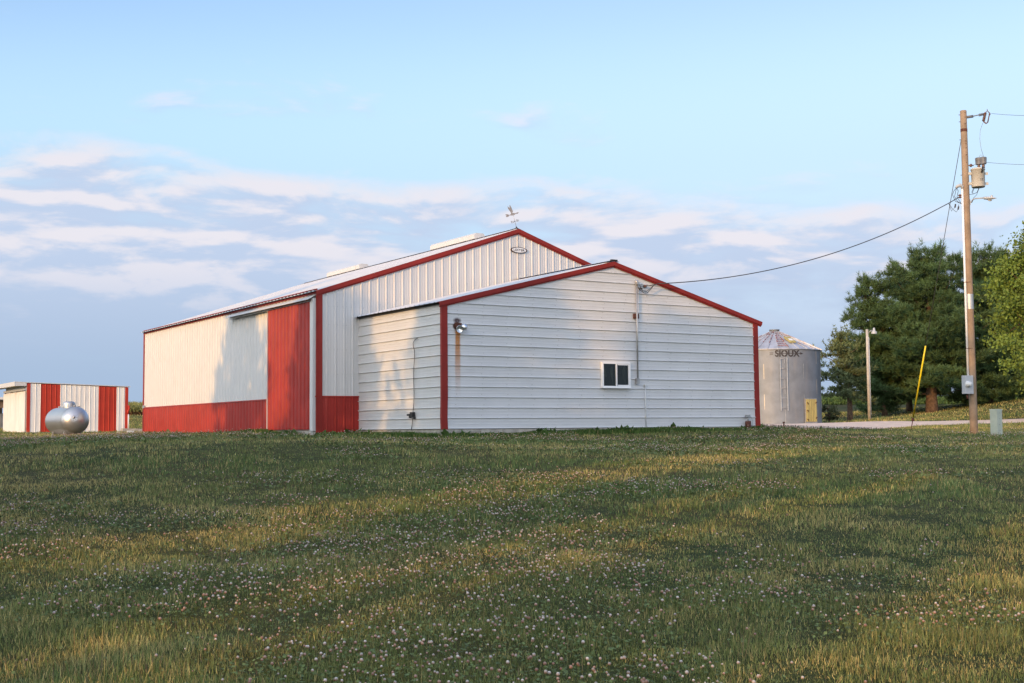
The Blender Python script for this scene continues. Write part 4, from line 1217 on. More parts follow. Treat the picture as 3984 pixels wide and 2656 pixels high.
    ax = R3*0.93+F3*0.36; ax /= np.linalg.norm(ax); ay = np.cross(Z_, ax)
    mb = MB(); mb.box(mc, (0.138, 0.07, hh), (ax, ay, Z_)); mbx = mb.build('meter_box', M['greybox'], root)
    mcen = mc-ay*0.07-ax*0.06+Z_*0.01
    mb = MB(); mb.lathe(mcen, -ay, [(0.085, 0), (0.085, 0.03), (0.07, 0.035), (0.068, 0.11), (0.05, 0.125), (0.001, 0.13)], 20); mb.build('meter', M['pvc'], mbx)
    mb = MB(); mb.tube([mc-Z_*hh-ax*0.02, mc-Z_*(hh+0.06)-ax*0.02], 0.016, 8); mb.tube([mc-Z_*(hh+0.05)-ax*0.02, mc-Z_*(hh+0.14)-ax*0.01], 0.026, 8); mb.build('conduit_stub', M['rust'], mbx)
build_pole()

def catenary(a, b, sag, n=28):
    a = np.array(a, float); b = np.array(b, float)
    return [a+(b-a)*t-Z_*sag*4*t*(1-t) for t in np.linspace(0, 1, n)]
# service drop to the garage
sd_a = np.array([5.845, -0.22, 3.455]); sd_b = rel(0, 1290, -0.2)
mb = MB()
drop = catenary(sd_a, sd_b, 0.44, 40)
drop.append(rel(130, 1222, -0.1)); drop.append(rel(250, 1150)); drop.append(np.array([px0, py0, rel(0, 1145)[2]])-R3*0.16)
mb.tube(drop, 0.0125, 6)
mb.tube([sd_a, (5.75, -0.16, 3.43), (5.66, -0.13, 3.34), (5.55, -0.12, 3.265), (5.45, -0.11, 3.27), (5.36, -0.10, 3.335)], 0.008, 6)
mb.tube([sd_a, (5.75, -0.16, 3.42), (5.68, -0.13, 3.33), (5.57, -0.12, 3.225), (5.48, -0.11, 3.22), (5.33, -0.10, 3.305)], 0.008, 6)
mb.tube([(5.30, -0.10, 3.44), (5.36, -0.10, 3.385), (5.45, -0.10, 3.37), (5.58, -0.10, 3.345)], 0.006, 6)
mb.tube([(5.30, -0.10, 3.43), (5.315, -0.10, 3.345)], 0.006, 6)
for a, b in (((5.315, -0.10, 3.345), (5.365, -0.105, 3.29)), ((5.365, -0.10, 3.355), (5.43, -0.105, 3.31))):
    mb.tube([a, b], 0.018, 6)
mb.tube([(5.56, -0.05, 3.40), sd_a], 0.006, 5)
tag(mb.build('service_cable', M['wire'], None, origin=tuple(sd_a)), 'dark twisted service cable sagging from the garage gable to the utility pole', 'cable')
def line_out(x0, y0, v0, x1, y1, v1, k, sag):
    a = at(x0, y0, v0); b = at(x1, y1, v1)
    return catenary(a, a+(b-a)*k, sag, 20)
mb = MB(); s_ = z8(650, 128); mb.tube(line_out(s_[0], s_[1], PV-0.18, 3984, 411, 31.0, 7, 0.5), 0.0055, 5)
tag(mb.build('power_line', M['wiregrey'], None, origin=tuple(at(s_[0], s_[1], PV-0.18))), 'thin overhead line leaving the fused cut-out at the pole top', 'power line')
mb = MB(); s_ = z8(590, 724); mb.tube([np.array([px0, py0, rel(0, 765)[2]])+R3*0.22, rel(440, 752), rel(590, 724, -0.2)] + line_out(s_[0], s_[1], PV-0.2, 3984, 602, 31.2, 7, 0.5), 0.0055, 5)
tag(mb.build('neutral_line', M['wiregrey'], None, origin=tuple(at(s_[0], s_[1], PV-0.2))), 'thin overhead line leaving the pole just above the transformer', 'power line')
# guy wire with yellow guard
ga = at(3544, 1676, 41.0); ga[2] = gz(ga); gt = np.array([px0, py0, rel(0, 460)[2]])-R3*0.09
gw = empty('guy_wire', ga, 'steel guy wire with a bright yellow guard, anchored beside the gravel drive', 'guy wire')
mb = MB(); mb.tube([ga+Z_*0.0, gt], 0.009, 5); mb.tube([gt, gt+R3*0.09], 0.012, 6); mb.build('cable', M['wire'], gw)
gd = (gt-ga)/np.linalg.norm(gt-ga)
mb = MB(); mb.tube([ga+gd*0.55, ga+gd*3.25], [0.026, 0.024], 8); mb.build('guard', M['guard'], gw)
mb = MB(); mb.tube([ga-gd*0.2, ga+gd*0.42], 0.014, 6); mb.box(ga+gd*0.45, (0.03, 0.03, 0.05)); mb.build('anchor_rod', M['rust'], gw)
# pedestal
pc = at(3650+965/4.236, 1350+1475/4.236, 33.0); pgd = gz(pc)
ped = empty('utility_pedestal', (pc[0], pc[1], pgd), 'pale green utility pedestal box standing in the grass beside the wooden pole', 'utility box')
hp_ = 442/4.236*33/FPX
ax = HR*0.83+HF*0.56; ax /= np.linalg.norm(ax); ay = np.cross(Z_, ax)
mb = MB(); mb.box((pc[0], pc[1], pgd+hp_/2-0.08), (0.105, 0.105, hp_/2+0.05), (ax, ay, Z_)); mb.build('body', M['pedestal'], ped)
mb = MB(); mb.box((pc[0], pc[1], pgd+hp_-0.015), (0.112, 0.112, 0.022), (ax, ay, Z_)); mb.build('cap', M['pedestal'], ped)
for k in range(4):
    mb = MB(); mb.lathe(np.array([pc[0], pc[1], pgd+0.15+0.15*k])-ay*0.105-ax*0.01*(k % 2), -ay, [(0.009, 0), (0.009, 0.006), (0.001, 0.007)], 8); mb.build('screw', M['greyguard'], ped)
# old pipe post on the gravel edge
qp = at(3050, 1662, 33.5); qg = gz(qp)
zt_ = at(3050, 1200+1325/3.015, 33.5)[2]
mb = MB(); mb.tube([(qp[0], qp[1], qg-0.1), (qp[0], qp[1], zt_-0.035)], 0.017, 10); mb.lathe((qp[0], qp[1], zt_-0.04), Z_, [(0.018, 0), (0.036, 0.022), (0.038, 0.032), (0.001, 0.036)], 12)
tag(mb.build('pipe_post', M['rust'], None, origin=(qp[0], qp[1], qg)), 'short rusty pipe post with a flared cap in front of the bin', 'post')
# yard light on its own post
lb_ = at(3383, 1633, 82.0); lg = gz(lb_); lt = at(3360, 1281, 82.0)[2]
yl_ = empty('yard_light', (lb_[0], lb_[1], lg), 'grey wooden post with a barn light, standing between two pines', 'light post')
mb = MB(); mb.tube([(lb_[0], lb_[1], lg-0.2), (lb_[0], lb_[1], (lg+lt)/2), (lb_[0], lb_[1], lt)], [0.105, 0.095, 0.085], 12); mb.build('post', M['palepost'], yl_)
mb = MB(); b = np.array([lb_[0], lb_[1], lt-0.25]); mb.tube([b+HR*0.08, b+HR*0.25+Z_*0.18, b+HR*0.42+Z_*0.20], 0.025, 8); mb.build('arm', M['conduit'], yl_)
mb = MB(); b = b+HR*0.45+Z_*0.12; mb.lathe(b, Z_, [(0.18, -0.16), (0.175, -0.02), (0.10, 0.02), (0.07, 0.10), (0.06, 0.22), (0.001, 0.24)], 16); mb.build('lamp_shade', M['greybox'], yl_)
mb = MB(); mb.tube([np.array([lb_[0], lb_[1], lg+0.3])+HR*0.11, np.array([lb_[0], lb_[1], lt-0.5])+HR*0.10], 0.022, 6); mb.build('wire_pipe', M['vinyl'], yl_)

# ------------------------------------------------------------------ trees
def norm_rows(a): return a/(np.linalg.norm(a, axis=1, keepdims=True)+1e-9)
def tuft_mesh(P, D, rng, k, L, W, cols, spread=0.9):
    """k narrow needle faces around each tuft point"""
    n = len(P)
    Pr = np.repeat(P, k, 0); Dr = np.repeat(D, k, 0)
    d = norm_rows(Dr + spread*rng.normal(size=(n*k, 3))*0.75)
    side = norm_rows(np.cross(d, rng.normal(size=(n*k, 3))))
    Ls = L*rng.uniform(0.6, 1.25, size=(n*k, 1)); Ws = W*rng.uniform(0.7, 1.3, size=(n*k, 1))
    base = Pr + rng.normal(size=(n*k, 3))*L*0.12
    V = np.stack([base-side*Ws/2, base+side*Ws/2, base+d*Ls+side*Ws*0.15, base+d*Ls-side*Ws*0.15], 1).reshape(-1, 3)
    F = np.arange(n*k*4).reshape(-1, 4)
    c = np.repeat(np.repeat(cols, k, 0)*rng.uniform(0.8, 1.2, size=(n*k, 1)), 4, 0)
    return V, F, c

def pine(name, base, H, R, seed, label, group=None, clear=0.12, droop=0.0, dens=1.0, k=9, L=0.22, W=0.035, prof=None, lean=(0, 0),
         base_col=(0.068, 0.122, 0.046), trunk_r=0.2, gap=0.12, whorl=0.46, tip_up=0.5, cat='tree', bend=None, pad=0.55, ntuft=17):
    rng = np.random.default_rng(seed); rs = random.Random(seed)
    base = np.array(base, float)
    root = empty(name, base, label, cat, group)
    if prof is None:
        prof = lambda t: (1-t)**0.75*(0.72+0.28*min(1, t/0.25)) + 0.05
    def axis(h):
        t = h/H
        q = base + np.array([lean[0]*t, lean[1]*t, h])
        if bend is not None: q = q + np.array([bend[0]*math.sin(t*3.0), bend[1]*math.sin(t*3.0), 0])
        return q
    tm = MB()
    hs = np.linspace(0, H*0.97, 12)
    tm.tube([axis(h)-(Z_*0.25 if i == 0 else 0) for i, h in enumerate(hs)], [trunk_r*(1.15 if i == 0 else 1)*max(0.06, (1-h/H)**0.8) for i, h in enumerate(hs)], 9)
    P = []; D = []; C = []
    h = H*clear
    while h < H*0.985:
        t = (h-H*clear)/(H*(1-clear))
        nb = rs.choice([4, 5, 6]) if t < 0.85 else 4
        ph0 = rs.uniform(0, 6.28)
        for j in range(nb):
            if rs.random() < gap: continue
            ph = ph0 + j*2*math.pi/nb + rs.uniform(-0.3, 0.3)
            ell = R*prof(t)*rs.uniform(0.62, 1.12)
            ell *= 0.68+0.64*float(vnoise(np.array([ph*1.3+seed]), np.array([h*0.75]), seed)[0])
            if ell < 0.15: ell = 0.15
            elev = -droop*(1-t) + tip_up*t*1.6 + rs.uniform(-0.12, 0.18)
            out = np.array([math.cos(ph), math.sin(ph), 0]); sdv = np.array([-math.sin(ph), math.cos(ph), 0])
            hb = h + rs.uniform(-0.15, 0.15)
            def bp(s):
                return axis(hb) + out*ell*s*math.cos(elev) + Z_*(ell*s*math.sin(elev) + ell*0.10*s*s - ell*0.05*math.sin(3*s))
            if ell > 0.5:
                tm.tube([bp(s) for s in (0, 0.35, 0.7, 0.95)], [max(0.012, 0.045*ell/R), max(0.01, 0.032*ell/R), 0.014, 0.007], 5, caps=False)
            shade = rs.uniform(0.80, 1.22)
            npad = max(1, int(round((ell*0.75)/pad*dens)))
            for i in range(npad):
                s = 1.0 if npad == 1 else 0.30+0.72*(i+rs.uniform(-0.25, 0.25))/(npad-1)
                wide = ell*(0.16+0.20*(1-s))
                for sg in ((0,) if wide < 0.3 else (-1, 0, 1)):
                    if sg and rs.random() < 0.25: continue
                    pc = bp(min(s, 1.05)) + sdv*sg*wide*rs.uniform(0.6, 1.25) + Z_*rs.uniform(-0.12, 0.12) - out*abs(sg)*0.15*ell*(1-s)
                    pr = pad*rs.uniform(0.50, 0.90)
                    ps = shade*rs.uniform(0.82, 1.18)
                    for q in range(int(ntuft*rs.uniform(0.7, 1.2))):
                        a1 = rs.uniform(0, 6.283); rr = pr*math.sqrt(rs.random()); hz = rs.gauss(0, 0.16)*pad
                        P.append(pc + np.array([math.cos(a1)*rr, math.sin(a1)*rr, hz+0.12*pad*(1-rr/pr)]))
                        D.append(np.array([math.cos(a1), math.sin(a1), 0])*rr/pr*0.9 + out*0.25 + Z_*(0.6+0.5*t)); C.append(ps*rs.uniform(0.88, 1.12))
            # growing tips
            for q in range(4):
                P.append(bp(1.0)+Z_*(0.05+0.14*q*(0.4+t))+out*0.08*q); D.append(out*0.5+Z_*1.6); C.append(shade*1.1)
        h += whorl*rs.uniform(0.75, 1.25)*(1.0 if t < 0.8 else 0.7)
    for q in range(14):
        P.append(axis(H*(0.92+0.008*q))); D.append(Z_*1.8); C.append(1.1)
    P = np.array(P); D = norm_rows(np.array(D)); C = np.array(C)[:, None]
    cols = np.array(base_col)[None]*C
    warm = fbm(P[:, 0]*0.9+seed, P[:, 2]*0.9+P[:, 1]*0.7, seed, 2)[:, None]
    cols = cols*(1-0.25*warm) + np.array([0.10, 0.12, 0.033])[None]*warm*0.30*C
    V, F, c = tuft_mesh(P, D, rng, k, L, W, cols, 0.85)
    tm.build('trunk', M['bark'], root, recalc=False)
    np_mesh('crown', V, F, M['needles'], root, c)
    return root

def leafy(name, base, H, R, seed, label, group=None, crown_lo=0.25, nclump=150, per=150, leaf=0.11, col=(0.10, 0.15, 0.022), trunk_r=0.16, ex=1.0, ez=1.0):
    rng = np.random.default_rng(seed); rs = random.Random(seed)
    base = np.array(base, float); root = empty(name, base, label, 'tree', group)
    tm = MB(); lo = H*crown_lo; cz = (H+lo)/2; hz = (H-lo)/2*ez
    tm.tube([base-Z_*0.2, base+Z_*lo*0.6, base+Z_*cz, base+Z_*H*0.85], [trunk_r*1.2, trunk_r, trunk_r*0.6, 0.03], 9)
    Pc = []
    for i in range(nclump):
        d = rng.normal(size=3); d /= np.linalg.norm(d)
        rr = rng.uniform(0.45, 1.0)**0.6
        bump = 0.78+0.4*float(vnoise(np.array([d[0]*2.2+seed]), np.array([d[2]*2.2+d[1]*1.7]), seed)[0])
        p = base + np.array([d[0]*R*ex, d[1]*R, d[2]*hz])*rr*bump + Z_*cz
        Pc.append(p)
        if i % 3 == 0:
            a = base+Z_*(lo*0.8+rng.uniform(0, 1)*(cz-lo*0.5)); tm.tube([a, a*0.5+p*0.5+Z_*0.2, p], [0.05, 0.03, 0.01], 5, caps=False)
    Pc = np.array(Pc); n = len(Pc)
    cr = rng.uniform(0.28, 0.60, size=(n, 1))*R/2.6
    P = np.repeat(Pc, per, 0) + rng.normal(size=(n*per, 3))*np.repeat(cr, per, 0)*np.array([0.62, 0.62, 0.40])
    a = norm_rows(rng.normal(size=(n*per, 3))+np.array([0, 0, 0.15])); b = norm_rows(np.cross(a, rng.normal(size=(n*per, 3))))
    s = leaf*rng.uniform(0.6, 1.2, size=(n*per, 1))
    V = np.stack([P-a*s*0.6, P+b*s*0.36, P+a*s*0.6, P-b*s*0.36], 1).reshape(-1, 3)
    F = np.arange(n*per*4).reshape(-1, 4)
    cc = np.array(col)[None]*np.repeat(rng.uniform(0.75, 1.25, size=(n, 1)), per, 0)*rng.uniform(0.8, 1.2, size=(n*per, 1))
    tm.build('trunk', M['bark'], root, recalc=False)
    np_mesh('crown', V, F, M['leaves'], root, np.repeat(cc, 4, 0))
    return root

def stand(px, v, dz=0.0):
    p = at(px, 1640, v); p[2] = gz(p)+dz; return p
def hgt(px, ytop, v, base): return at(px, ytop, v)[2]-base[2]
wp = lambda t: (0.70+0.30*math.sin(min(1, t/0.35)*math.pi/2))*(1-t**2.6)**0.8*(1-0.30*t)+0.05
PK = dict(W=0.036, L=0.32, k=9)
b = stand(3628, 89); pine('pine_tree', b, hgt(3628, 1000, 89, b), 5.4, 11, 'largest dark green pine with a thick sunlit trunk, behind the yellow guy guard', clear=0.13, trunk_r=0.42, prof=wp, gap=0.2, **PK)
b = stand(3445, 91); pine('pine_tree', b, hgt(3380, 1092, 91, b), 2.0, 12, 'dark pine with a pointed top directly behind the yard light post', clear=0.04, trunk_r=0.2, prof=lambda t: 0.75+0.55*math.sin(min(1, t/0.7)*3.14) if t < 0.45 else (1-t)**0.8*1.75+0.08, tip_up=0.35, lean=(-0.9, 0.5), gap=0.15, **PK)
b = stand(3850, 92); pine('pine_tree', b, hgt(3850, 1002, 92, b), 5.0, 13, 'broad dark pine rising behind the wooden utility pole', clear=0.03, trunk_r=0.32, prof=wp, **PK)
b = stand(3540, 95); pine('pine_tree', b, hgt(3490, 1080, 95, b), 3.6, 14, 'slender-trunked pine between the pointed pine and the largest pine', clear=0.12, trunk_r=0.24, prof=wp, gap=0.2, **PK)
b = stand(4010, 97); pine('pine_tree', b, hgt(4010, 1030, 97, b), 4.6, 15, 'dark pine half hidden behind the yellow-green leafy tree', clear=0.03, trunk_r=0.3, prof=wp, **PK)
b = stand(3308, 84)
pine('pine_tree', b, hgt(3270, 1305, 84, b), 1.85, 21, 'small bushy pine with a bent bare trunk beside the grain bin', clear=0.37, trunk_r=0.20, base_col=(0.125, 0.155, 0.070), lean=(-0.65, 0.3), bend=(0.22, -0.12), L=0.18, W=0.05, k=8,
     prof=lambda t: (0.88+0.12*math.sin(t*6))*(1-t**2.4)+0.06, droop=0.45, gap=0.03, whorl=0.40, pad=0.42, ntuft=15)
b = stand(3228, 83); leafy('bush', b, 1.3, 0.75, 31, 'low dusty green bush at the foot of the grain bin', crown_lo=0.05, nclump=26, per=90, leaf=0.10, col=(0.10, 0.11, 0.05), trunk_r=0.03)
b = stand(4110, 62); leafy('leafy_tree', b, hgt(4110, 830, 62, b), 2.9, 41, 'bright yellow-green leafy tree, the only broadleaf beside the dark pines', crown_lo=0.08, nclump=230, per=130, leaf=0.15, col=(0.16, 0.22, 0.038), ez=1.02)

# windbreak to the west, outside the picture: its long shadows reach the walls and lawn
SH = np.array([-math.sin(SUN_A), -math.cos(SUN_A)]); SN = np.array([-SH[1], SH[0]])
def wb_place(q, t):
    x, y = SN[0]*q+SH[0]*t, SN[1]*q+SH[1]*t
    return np.array([x, y, gz((x, y))])
WBG = 'windbreak spruces west of the lawn'; WBL = 'tall spruce of the windbreak row standing west of the lawn'
WLG = 'windbreak leafy trees west of the lawn'; WLL = 'round leafy tree of the windbreak row standing west of the lawn'
TE = math.tan(SUN_EL)
def spruce(q, t, ztip, half, seed, twall=-2.0, p=1.0, R=None):
    b = wb_place(q, t); zt = ztip + (t-twall)*TE
    H = zt-b[2]
    if R is None: R = min(half*(H/max(1.0, ztip+0.3)), H*0.42)
    pine('spruce_tree', b, H, R, seed, WBL, WBG, clear=0.03, trunk_r=0.2, L=0.42, W=0.11, k=7, dens=1.0, gap=0.02, whorl=0.45, pad=0.65, ntuft=8, tip_up=0.1, droop=0.1,
         prof=lambda u: (1-u)**p+0.03)
spruce(-9.0, 20, 5.0, 1.85, 51, p=1.1)
spruce(-4.3, 20, 2.7, 2.0, 52)
spruce(0.1, 22, 4.5, 1.75, 53, p=1.1)
spruce(3.4, 32, 2.5, 2.2, 54, twall=-5, p=0.7)
b = wb_place(1.7, 31); leafy('bush', b, 0.7+33*TE-b[2], 1.4, 65, 'round bush between two spruces of the windbreak west of the lawn', crown_lo=0.03, nclump=70, per=60, leaf=0.25, col=(0.07, 0.11, 0.02), trunk_r=0.05)
for q, t, sd in ((7.0, 46, 61), (11.2, 46, 62), (15.4, 46, 63)):
    b = wb_place(q, t)
    leafy('leafy_tree', b, 15.2-b[2], 2.9, sd, WLL, WLG, crown_lo=0.58, nclump=64, per=50, leaf=0.34, col=(0.07, 0.11, 0.02), trunk_r=0.2)
spruce(9.7, 40, 1.0, 0, 56, twall=12, p=0.35, R=0.55)
spruce(12.9, 40, 1.6, 0, 57, twall=10, p=0.4, R=0.85)

# ------------------------------------------------------------------ crops far off
def crop(name, px0, px1, v0, v1, h, n, seed, label, col, dryleaf=True):
    rng = np.random.default_rng(seed)
    v = rng.uniform(v0, v1, n); x = rng.uniform(px0, px1, n); u = (x-PXW/2)/FPX*v
    z = ground_uv(u, v); k = 7
    P = CAM[None]+u[:, None]*HR+v[:, None]*HF; P[:, 2] = z
    Pr = np.repeat(P, k, 0); N = n*k
    hh = np.repeat(h*(0.8+0.4*fbm(u*0.2, v*0.2, 5, 2))*rng.uniform(0.8, 1.1, n), k)
    Pr[:, 2] += hh*rng.uniform(0.0, 0.8, N)
    d = norm_rows(rng.normal(size=(N, 3))*np.array([0.7, 0.7, 0.3])+Z_*0.9); s = norm_rows(np.cross(d, rng.normal(size=(N, 3))))
    L = (0.35*hh)[:, None]; W = 0.05
    V = np.stack([Pr-s*W, Pr+s*W, Pr+d*L], 1).reshape(-1, 3); F = np.arange(N*3).reshape(-1, 3)
    c = np.array(col)[None]*rng.uniform(0.7, 1.3, size=(N, 1))
    rel_ = ((Pr[:, 2]-np.repeat(z, k))/(hh+1e-6))[:, None]
    if dryleaf: c = np.where(rel_ < 0.25, np.array([0.16, 0.085, 0.035])[None]*rng.uniform(0.7, 1.2, size=(N, 1)), c)   # dry lower leaves
    o = np_mesh(name, V, F, M['grassblade'], None, np.repeat(c, 3, 0))
    tag(o, label, kind='stuff')
crop('corn_field', 300, 640, 122, 140, 1.15, 5000, 71, 'young corn standing beyond the mown strip left of the barn', (0.25, 0.25, 0.085))
crop('crop_field', 2900, 4100, 172, 182, 1.3, 7000, 72, 'far green crop seen under the pines', (0.10, 0.165, 0.05), False)

# ------------------------------------------------------------------ lawn grass and clover
def blocked(X, Y, u, v):
    m_ = (X > -0.02) & (X < 9.25) & (Y > -0.03) & (Y < 30)
    m_ |= (X > BX0-0.05) & (X < BX1) & (Y > BY0-0.03) & (Y < BY1)
    px = u/v*FPX+PXW/2
    near = np.interp(px, [2700, 2960, 3150, 3320, 3430, 3560, 3800, 4400], [39, 38.5, 39.5, 41.5, 47, 57, 60, 60])
    far = np.interp(px, [2700, 2960, 3150, 3320, 3430, 3560, 3800, 4400], [90, 84, 80, 75, 71, 66, 65, 65])
    m_ |= (px > 2700) & (v > near+0.5*(fbm(u*0.7, v*0.7, 41, 2)-0.5)) & (v < far)
    return m_
def lawn_points(n, vmin, vmax, rng, pw=2.0, margin=1.5):
    vs = np.linspace(vmin, vmax, 4000)
    pdf = (0.84*vs+2*margin)/vs**pw
    cdf = np.cumsum(pdf); cdf /= cdf[-1]
    v = np.interp(rng.random(n), cdf, vs)
    u = rng.uniform(-1, 1, n)*(0.42*v+margin)
    return u, v
def dry(u, v):      # patches of tired yellow grass
    return np.clip((fbm(u*0.32+11, v*0.5+3, 21, 4)-0.42)*4.5, 0, 1)
def lush(u, v):
    return np.clip((fbm(u*0.22+31, v*0.4+8, 27, 3)-0.50)*6, 0, 1)
def clover_patch(u, v):
    a = fbm(u*0.42+2, v*0.62+7, 33, 5)
    return np.clip((a-0.515)*8, 0, 1)**1.4

def build_grass():
    rng = np.random.default_rng(5)
    u, v = lawn_points(880000, 5.3, 125, rng)
    X = CAM[0]+u*HR[0]+v*HF[0]; Y = CAM[1]+u*HR[1]+v*HF[1]
    ok = ~blocked(X, Y, u, v)
    u, v, X, Y = u[ok], v[ok], X[ok], Y[ok]
    # a taller, greener fringe that the mower misses along the walls
    n2 = 26000
    xa = rng.uniform(-0.3, 9.4, n2); ya = -0.04-np.abs(rng.normal(0, 0.22, n2))
    xb = rng.uniform(-1.2, -0.05, 5000); yb = np.full(5000, BY0-0.05)-np.abs(rng.normal(0, 0.15, 5000))
    xc = -0.06-np.abs(rng.normal(0, 0.15, 9000)); yc = rng.uniform(0, BY0, 9000)
    xd = BX0-0.16-np.abs(rng.normal(0, 0.2, 16000)); yd = rng.uniform(BY0, BY1, 16000)
    fx = np.r_[xa, xb, xc, xd]; fy = np.r_[ya, yb, yc, yd]
    fu = (fx-CAM[0])*HR[0]+(fy-CAM[1])*HR[1]; fv = (fx-CAM[0])*HF[0]+(fy-CAM[1])*HF[1]
    fringe = np.r_[np.zeros(len(u)), np.ones(len(fx))]
    X = np.r_[X, fx]; Y = np.r_[Y, fy]; u = np.r_[u, fu]; v = np.r_[v, fv]
    n = len(u)
    z = ground_uv(u, v)
    dr = dry(u, v); lu = lush(u, v)
    hN = fbm(u*2.3+1, v*2.3+1, 51, 3)
    cl = fbm(u*1.4+9, v*1.7+4, 57, 4); cl2 = fbm(u*5.1+2, v*5.1+6, 58, 2)
    h = (0.014+0.056*np.clip((hN-0.25)*1.6, 0, 1))*(1+0.4*lu)*rng.uniform(0.5, 1.4, n)*np.clip(v/40, 1, 2)
    h = np.where(fringe > 0, (0.03+0.10*fbm(X*1.1, Y*1.1, 77, 3))*rng.uniform(0.5, 1.3, n), h)
    wdt = 0.0034*np.clip(v/7.0, 1, None)**0.9*rng.uniform(0.7, 1.3, n)
    th = rng.uniform(0, 2*np.pi, n); lean = rng.uniform(0.05, 0.85, n)
    d = np.stack([np.cos(th)*lean, np.sin(th)*lean, np.ones(n)], 1); d = norm_rows(d)
    ta = th + np.pi/2 + rng.normal(0, 0.5, n)
    s = np.stack([np.cos(ta), np.sin(ta), np.zeros(n)], 1)
    base = np.stack([X, Y, z-0.008], 1)
    tip = base+d*h[:, None]
    V = np.stack([base-s*wdt[:, None]*0.5, base+s*wdt[:, None]*0.5, tip+s*wdt[:, None]*0.18, tip-s*wdt[:, None]*0.18], 1).reshape(-1, 3)
    F = np.arange(n*4).reshape(-1, 4)
    green = np.array([0.235, 0.270, 0.082]); lushc = np.array([0.125, 0.205, 0.058]); straw = np.array([0.60, 0.485, 0.185]); brown = np.array([0.17, 0.115, 0.07])
    c = green[None]*(1-lu[:, None]*0.8)+lushc[None]*lu[:, None]*0.8
    near_ = np.clip((19-v)/9, 0, 1)      # the lower lawn is drier than the strip by the buildings
    isdry = rng.random(n) < (0.07+0.10*near_+0.55*dr*(1-0.7*lu)+0.35*np.clip((cl-0.52)*5, 0, 1))
    isbr = rng.random(n) < 0.02+0.14*np.clip((0.45-cl)*6, 0, 1)
    c = np.where(isdry[:, None], straw[None]*rng.uniform(0.6, 1.25, size=(n, 1)), c)
    c = np.where(isbr[:, None], brown[None], c)
    c = np.where((fringe > 0)[:, None] & (rng.random(n) < 0.9)[:, None], np.array([0.070, 0.135, 0.025])[None], c)
    c = 0.80*c*rng.uniform(0.7, 1.3, size=(n, 1))*(0.72+0.56*cl2[:, None])
    o = np_mesh('lawn_grass', V, F, M['grassblade'], None, np.repeat(c, 4, 0))
    tag(o, 'short mown grass with yellowed patches', kind='stuff')
    # seed stalks here and there
    n = 420
    u, v = lawn_points(n, 6, 40, rng, 1.4)
    X = CAM[0]+u*HR[0]+v*HF[0]; Y = CAM[1]+u*HR[1]+v*HF[1]; ok = ~blocked(X, Y, u, v); u, v, X, Y = u[ok], v[ok], X[ok], Y[ok]; n = len(u)
    z = ground_uv(u, v); h = rng.uniform(0.07, 0.16, n)
    d = norm_rows(np.stack([rng.normal(0, 0.22, n), rng.normal(0, 0.22, n), np.ones(n)], 1))
    s = np.repeat(HR[None], n, 0); base = np.stack([X, Y, z], 1); w_ = (0.0009*np.clip(v/8, 1, 3))[:, None]
    tip = base+d*h[:, None]
    V = np.stack([base-s*w_, base+s*w_, tip+s*w_*1.2, tip-s*w_*1.2], 1).reshape(-1, 3)
    o = np_mesh('dry_grass', V, np.arange(n*4).reshape(-1, 4), M['grassblade'], None, np.repeat(np.array([0.30, 0.22, 0.10])[None]*rng.uniform(0.7, 1.2, size=(n, 1)), 4, 0))
    tag(o, 'thin dry seed stalks standing above the lawn', kind='stuff')
build_grass()

def build_weeds():
    """broad leaves and tall tufts left standing along the foot of the walls"""
    rs = random.Random(77); V = []; F = []; C = []
    spots = [(rs.uniform(2.2, 5.2), -0.06-abs(rs.gauss(0, 0.05))) for k in range(26)] + [(rs.uniform(-0.1, 9.3), -0.05-abs(rs.gauss(0, 0.08))) for k in range(26)]
    spots += [(-0.06-abs(rs.gauss(0, 0.06)), rs.uniform(0.1, 4.1)) for k in range(10)] + [(rs.uniform(-1.2, -0.1), BY0-0.08) for k in range(8)]
    spots += [(BX0-0.2-abs(rs.gauss(0, 0.08)), rs.uniform(BY0, BY1)) for k in range(22)]
    for x, y in spots:
        z = gz((x, y)); k = rs.choice([4, 5, 7]); big = rs.uniform(0.6, 1.25); g = rs.uniform(0.75, 1.2)
        for j in range(k):
            a = rs.uniform(0, 6.283); L = big*rs.uniform(0.10, 0.22); w_ = L*rs.uniform(0.16, 0.30); e = rs.uniform(0.5, 1.25)
            d = np.array([math.cos(a)*math.cos(e), math.sin(a)*math.cos(e), math.sin(e)]); sd = np.array([-math.sin(a), math.cos(a), 0])
            p0 = np.array([x, y, z]); p1 = p0+d*L*0.55; p2 = p0+d*L+np.array([math.cos(a), math.sin(a), -0.4])*L*0.15
            b = len(V); V += [p0, p1-sd*w_, p2, p1+sd*w_]; F.append((b, b+1, b+2, b+3)); C += [np.array([0.085, 0.15, 0.04])*g]*4
    o = np_mesh('weeds', np.array(V), np.array(F), M['grassblade'], None, np.array(C))
    tag(o, 'broad-leaved weeds along the foot of the walls', kind='stuff')
build_weeds()

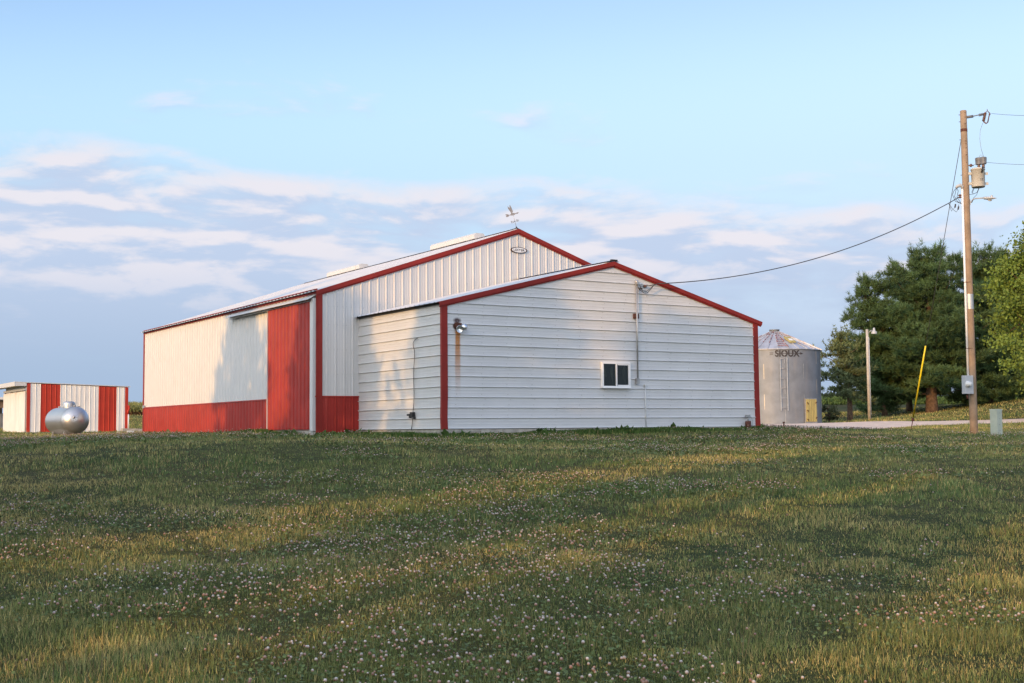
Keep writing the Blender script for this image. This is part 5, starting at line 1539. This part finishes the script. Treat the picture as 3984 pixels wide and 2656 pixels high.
def build_clover():
    rng = np.random.default_rng(9)
    n = 75000
    u, v = lawn_points(n, 5.5, 42, rng, 0.7)
    X = CAM[0]+u*HR[0]+v*HF[0]; Y = CAM[1]+u*HR[1]+v*HF[1]
    p = clover_patch(u, v)*(0.35+0.65*(fbm(u*2.1, v*2.1, 91, 2) > 0.5))+0.010
    ok = (~blocked(X, Y, u, v)) & (rng.random(n) < p)
    u, v, X, Y = u[ok], v[ok], X[ok], Y[ok]; n = len(u)
    z = ground_uv(u, v)
    rows, seg = 4, 6
    tv = []
    for i in range(rows+1):
        a = math.pi*i/rows
        for k in range(seg):
            b = 2*math.pi*(k+0.5*(i % 2))/seg; r = 1.0+0.12*((k+i) % 2)
            tv.append((math.sin(a)*math.cos(b)*r, math.sin(a)*math.sin(b)*r, -math.cos(a)*0.95))
    tv = np.array(tv)
    tf = np.array([(i*seg+k, i*seg+(k+1) % seg, (i+1)*seg+(k+1) % seg, (i+1)*seg+k) for i in range(rows) for k in range(seg)])
    r = 0.0080*rng.uniform(0.5, 1.25, n)*np.clip(v/22, 1, 1.25)
    hh = 0.050+0.050*rng.random(n)+0.02
    C = np.stack([X, Y, z+hh], 1)
    V = (C[:, None]+tv[None]*r[:, None, None]).reshape(-1, 3)
    F = (np.arange(n)[:, None, None]*len(tv)+tf[None]).reshape(-1, 4)
    fade = rng.random(n)
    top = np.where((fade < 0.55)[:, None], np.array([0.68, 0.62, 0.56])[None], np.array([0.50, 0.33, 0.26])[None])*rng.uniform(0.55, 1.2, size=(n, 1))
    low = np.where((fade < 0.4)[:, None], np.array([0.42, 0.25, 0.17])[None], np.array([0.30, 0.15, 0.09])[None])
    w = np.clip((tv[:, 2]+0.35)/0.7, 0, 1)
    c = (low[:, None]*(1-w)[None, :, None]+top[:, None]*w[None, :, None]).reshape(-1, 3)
    # stems
    bs = np.stack([X, Y, z], 1); s = np.repeat(HR[None], n, 0)*0.0012*np.clip(v/9, 1, 3)[:, None]
    Vs = np.stack([bs-s, bs+s, C+s, C-s], 1).reshape(-1, 3)
    Fs = np.arange(n*4).reshape(-1, 4)+len(V)
    cs = np.repeat(np.array([[0.09, 0.12, 0.035]]), n*4, 0)
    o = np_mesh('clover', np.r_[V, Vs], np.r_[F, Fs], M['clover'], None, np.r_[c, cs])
    tag(o, 'white and pinkish clover heads scattered in drifts over the lawn', kind='stuff')
    # clover leaves round the flowers
    n3 = 60000
    u, v = lawn_points(n3*2, 5.3, 40, rng, 1.6)
    X = CAM[0]+u*HR[0]+v*HF[0]; Y = CAM[1]+u*HR[1]+v*HF[1]
    ok = (~blocked(X, Y, u, v)) & (rng.random(len(u)) < clover_patch(u, v)+0.05); u, v, X, Y = u[ok], v[ok], X[ok], Y[ok]; n = len(u)
    z = ground_uv(u, v)+rng.uniform(0.02, 0.06, n); r = 0.010*np.clip(v/9, 1, 2.5)*rng.uniform(0.7, 1.3, n)
    a = norm_rows(np.stack([rng.normal(size=n), rng.normal(size=n), rng.normal(size=n)*0.35], 1)); b = norm_rows(np.cross(a, norm_rows(np.stack([rng.normal(size=n)*0.4, rng.normal(size=n)*0.4, np.ones(n)], 1))))
    P = np.stack([X, Y, z], 1)
    V = np.stack([P-a*r[:, None], P+b*r[:, None], P+a*r[:, None], P-b*r[:, None]], 1).reshape(-1, 3)
    o = np_mesh('clover_leaves', V, np.arange(n*4).reshape(-1, 4), M['grassblade'], None, np.repeat(np.array([[0.14, 0.18, 0.06]])*rng.uniform(0.6, 1.3, size=(n, 1)), 4, 0))
    tag(o, 'small dark clover leaves between the grass', kind='stuff')
build_clover()
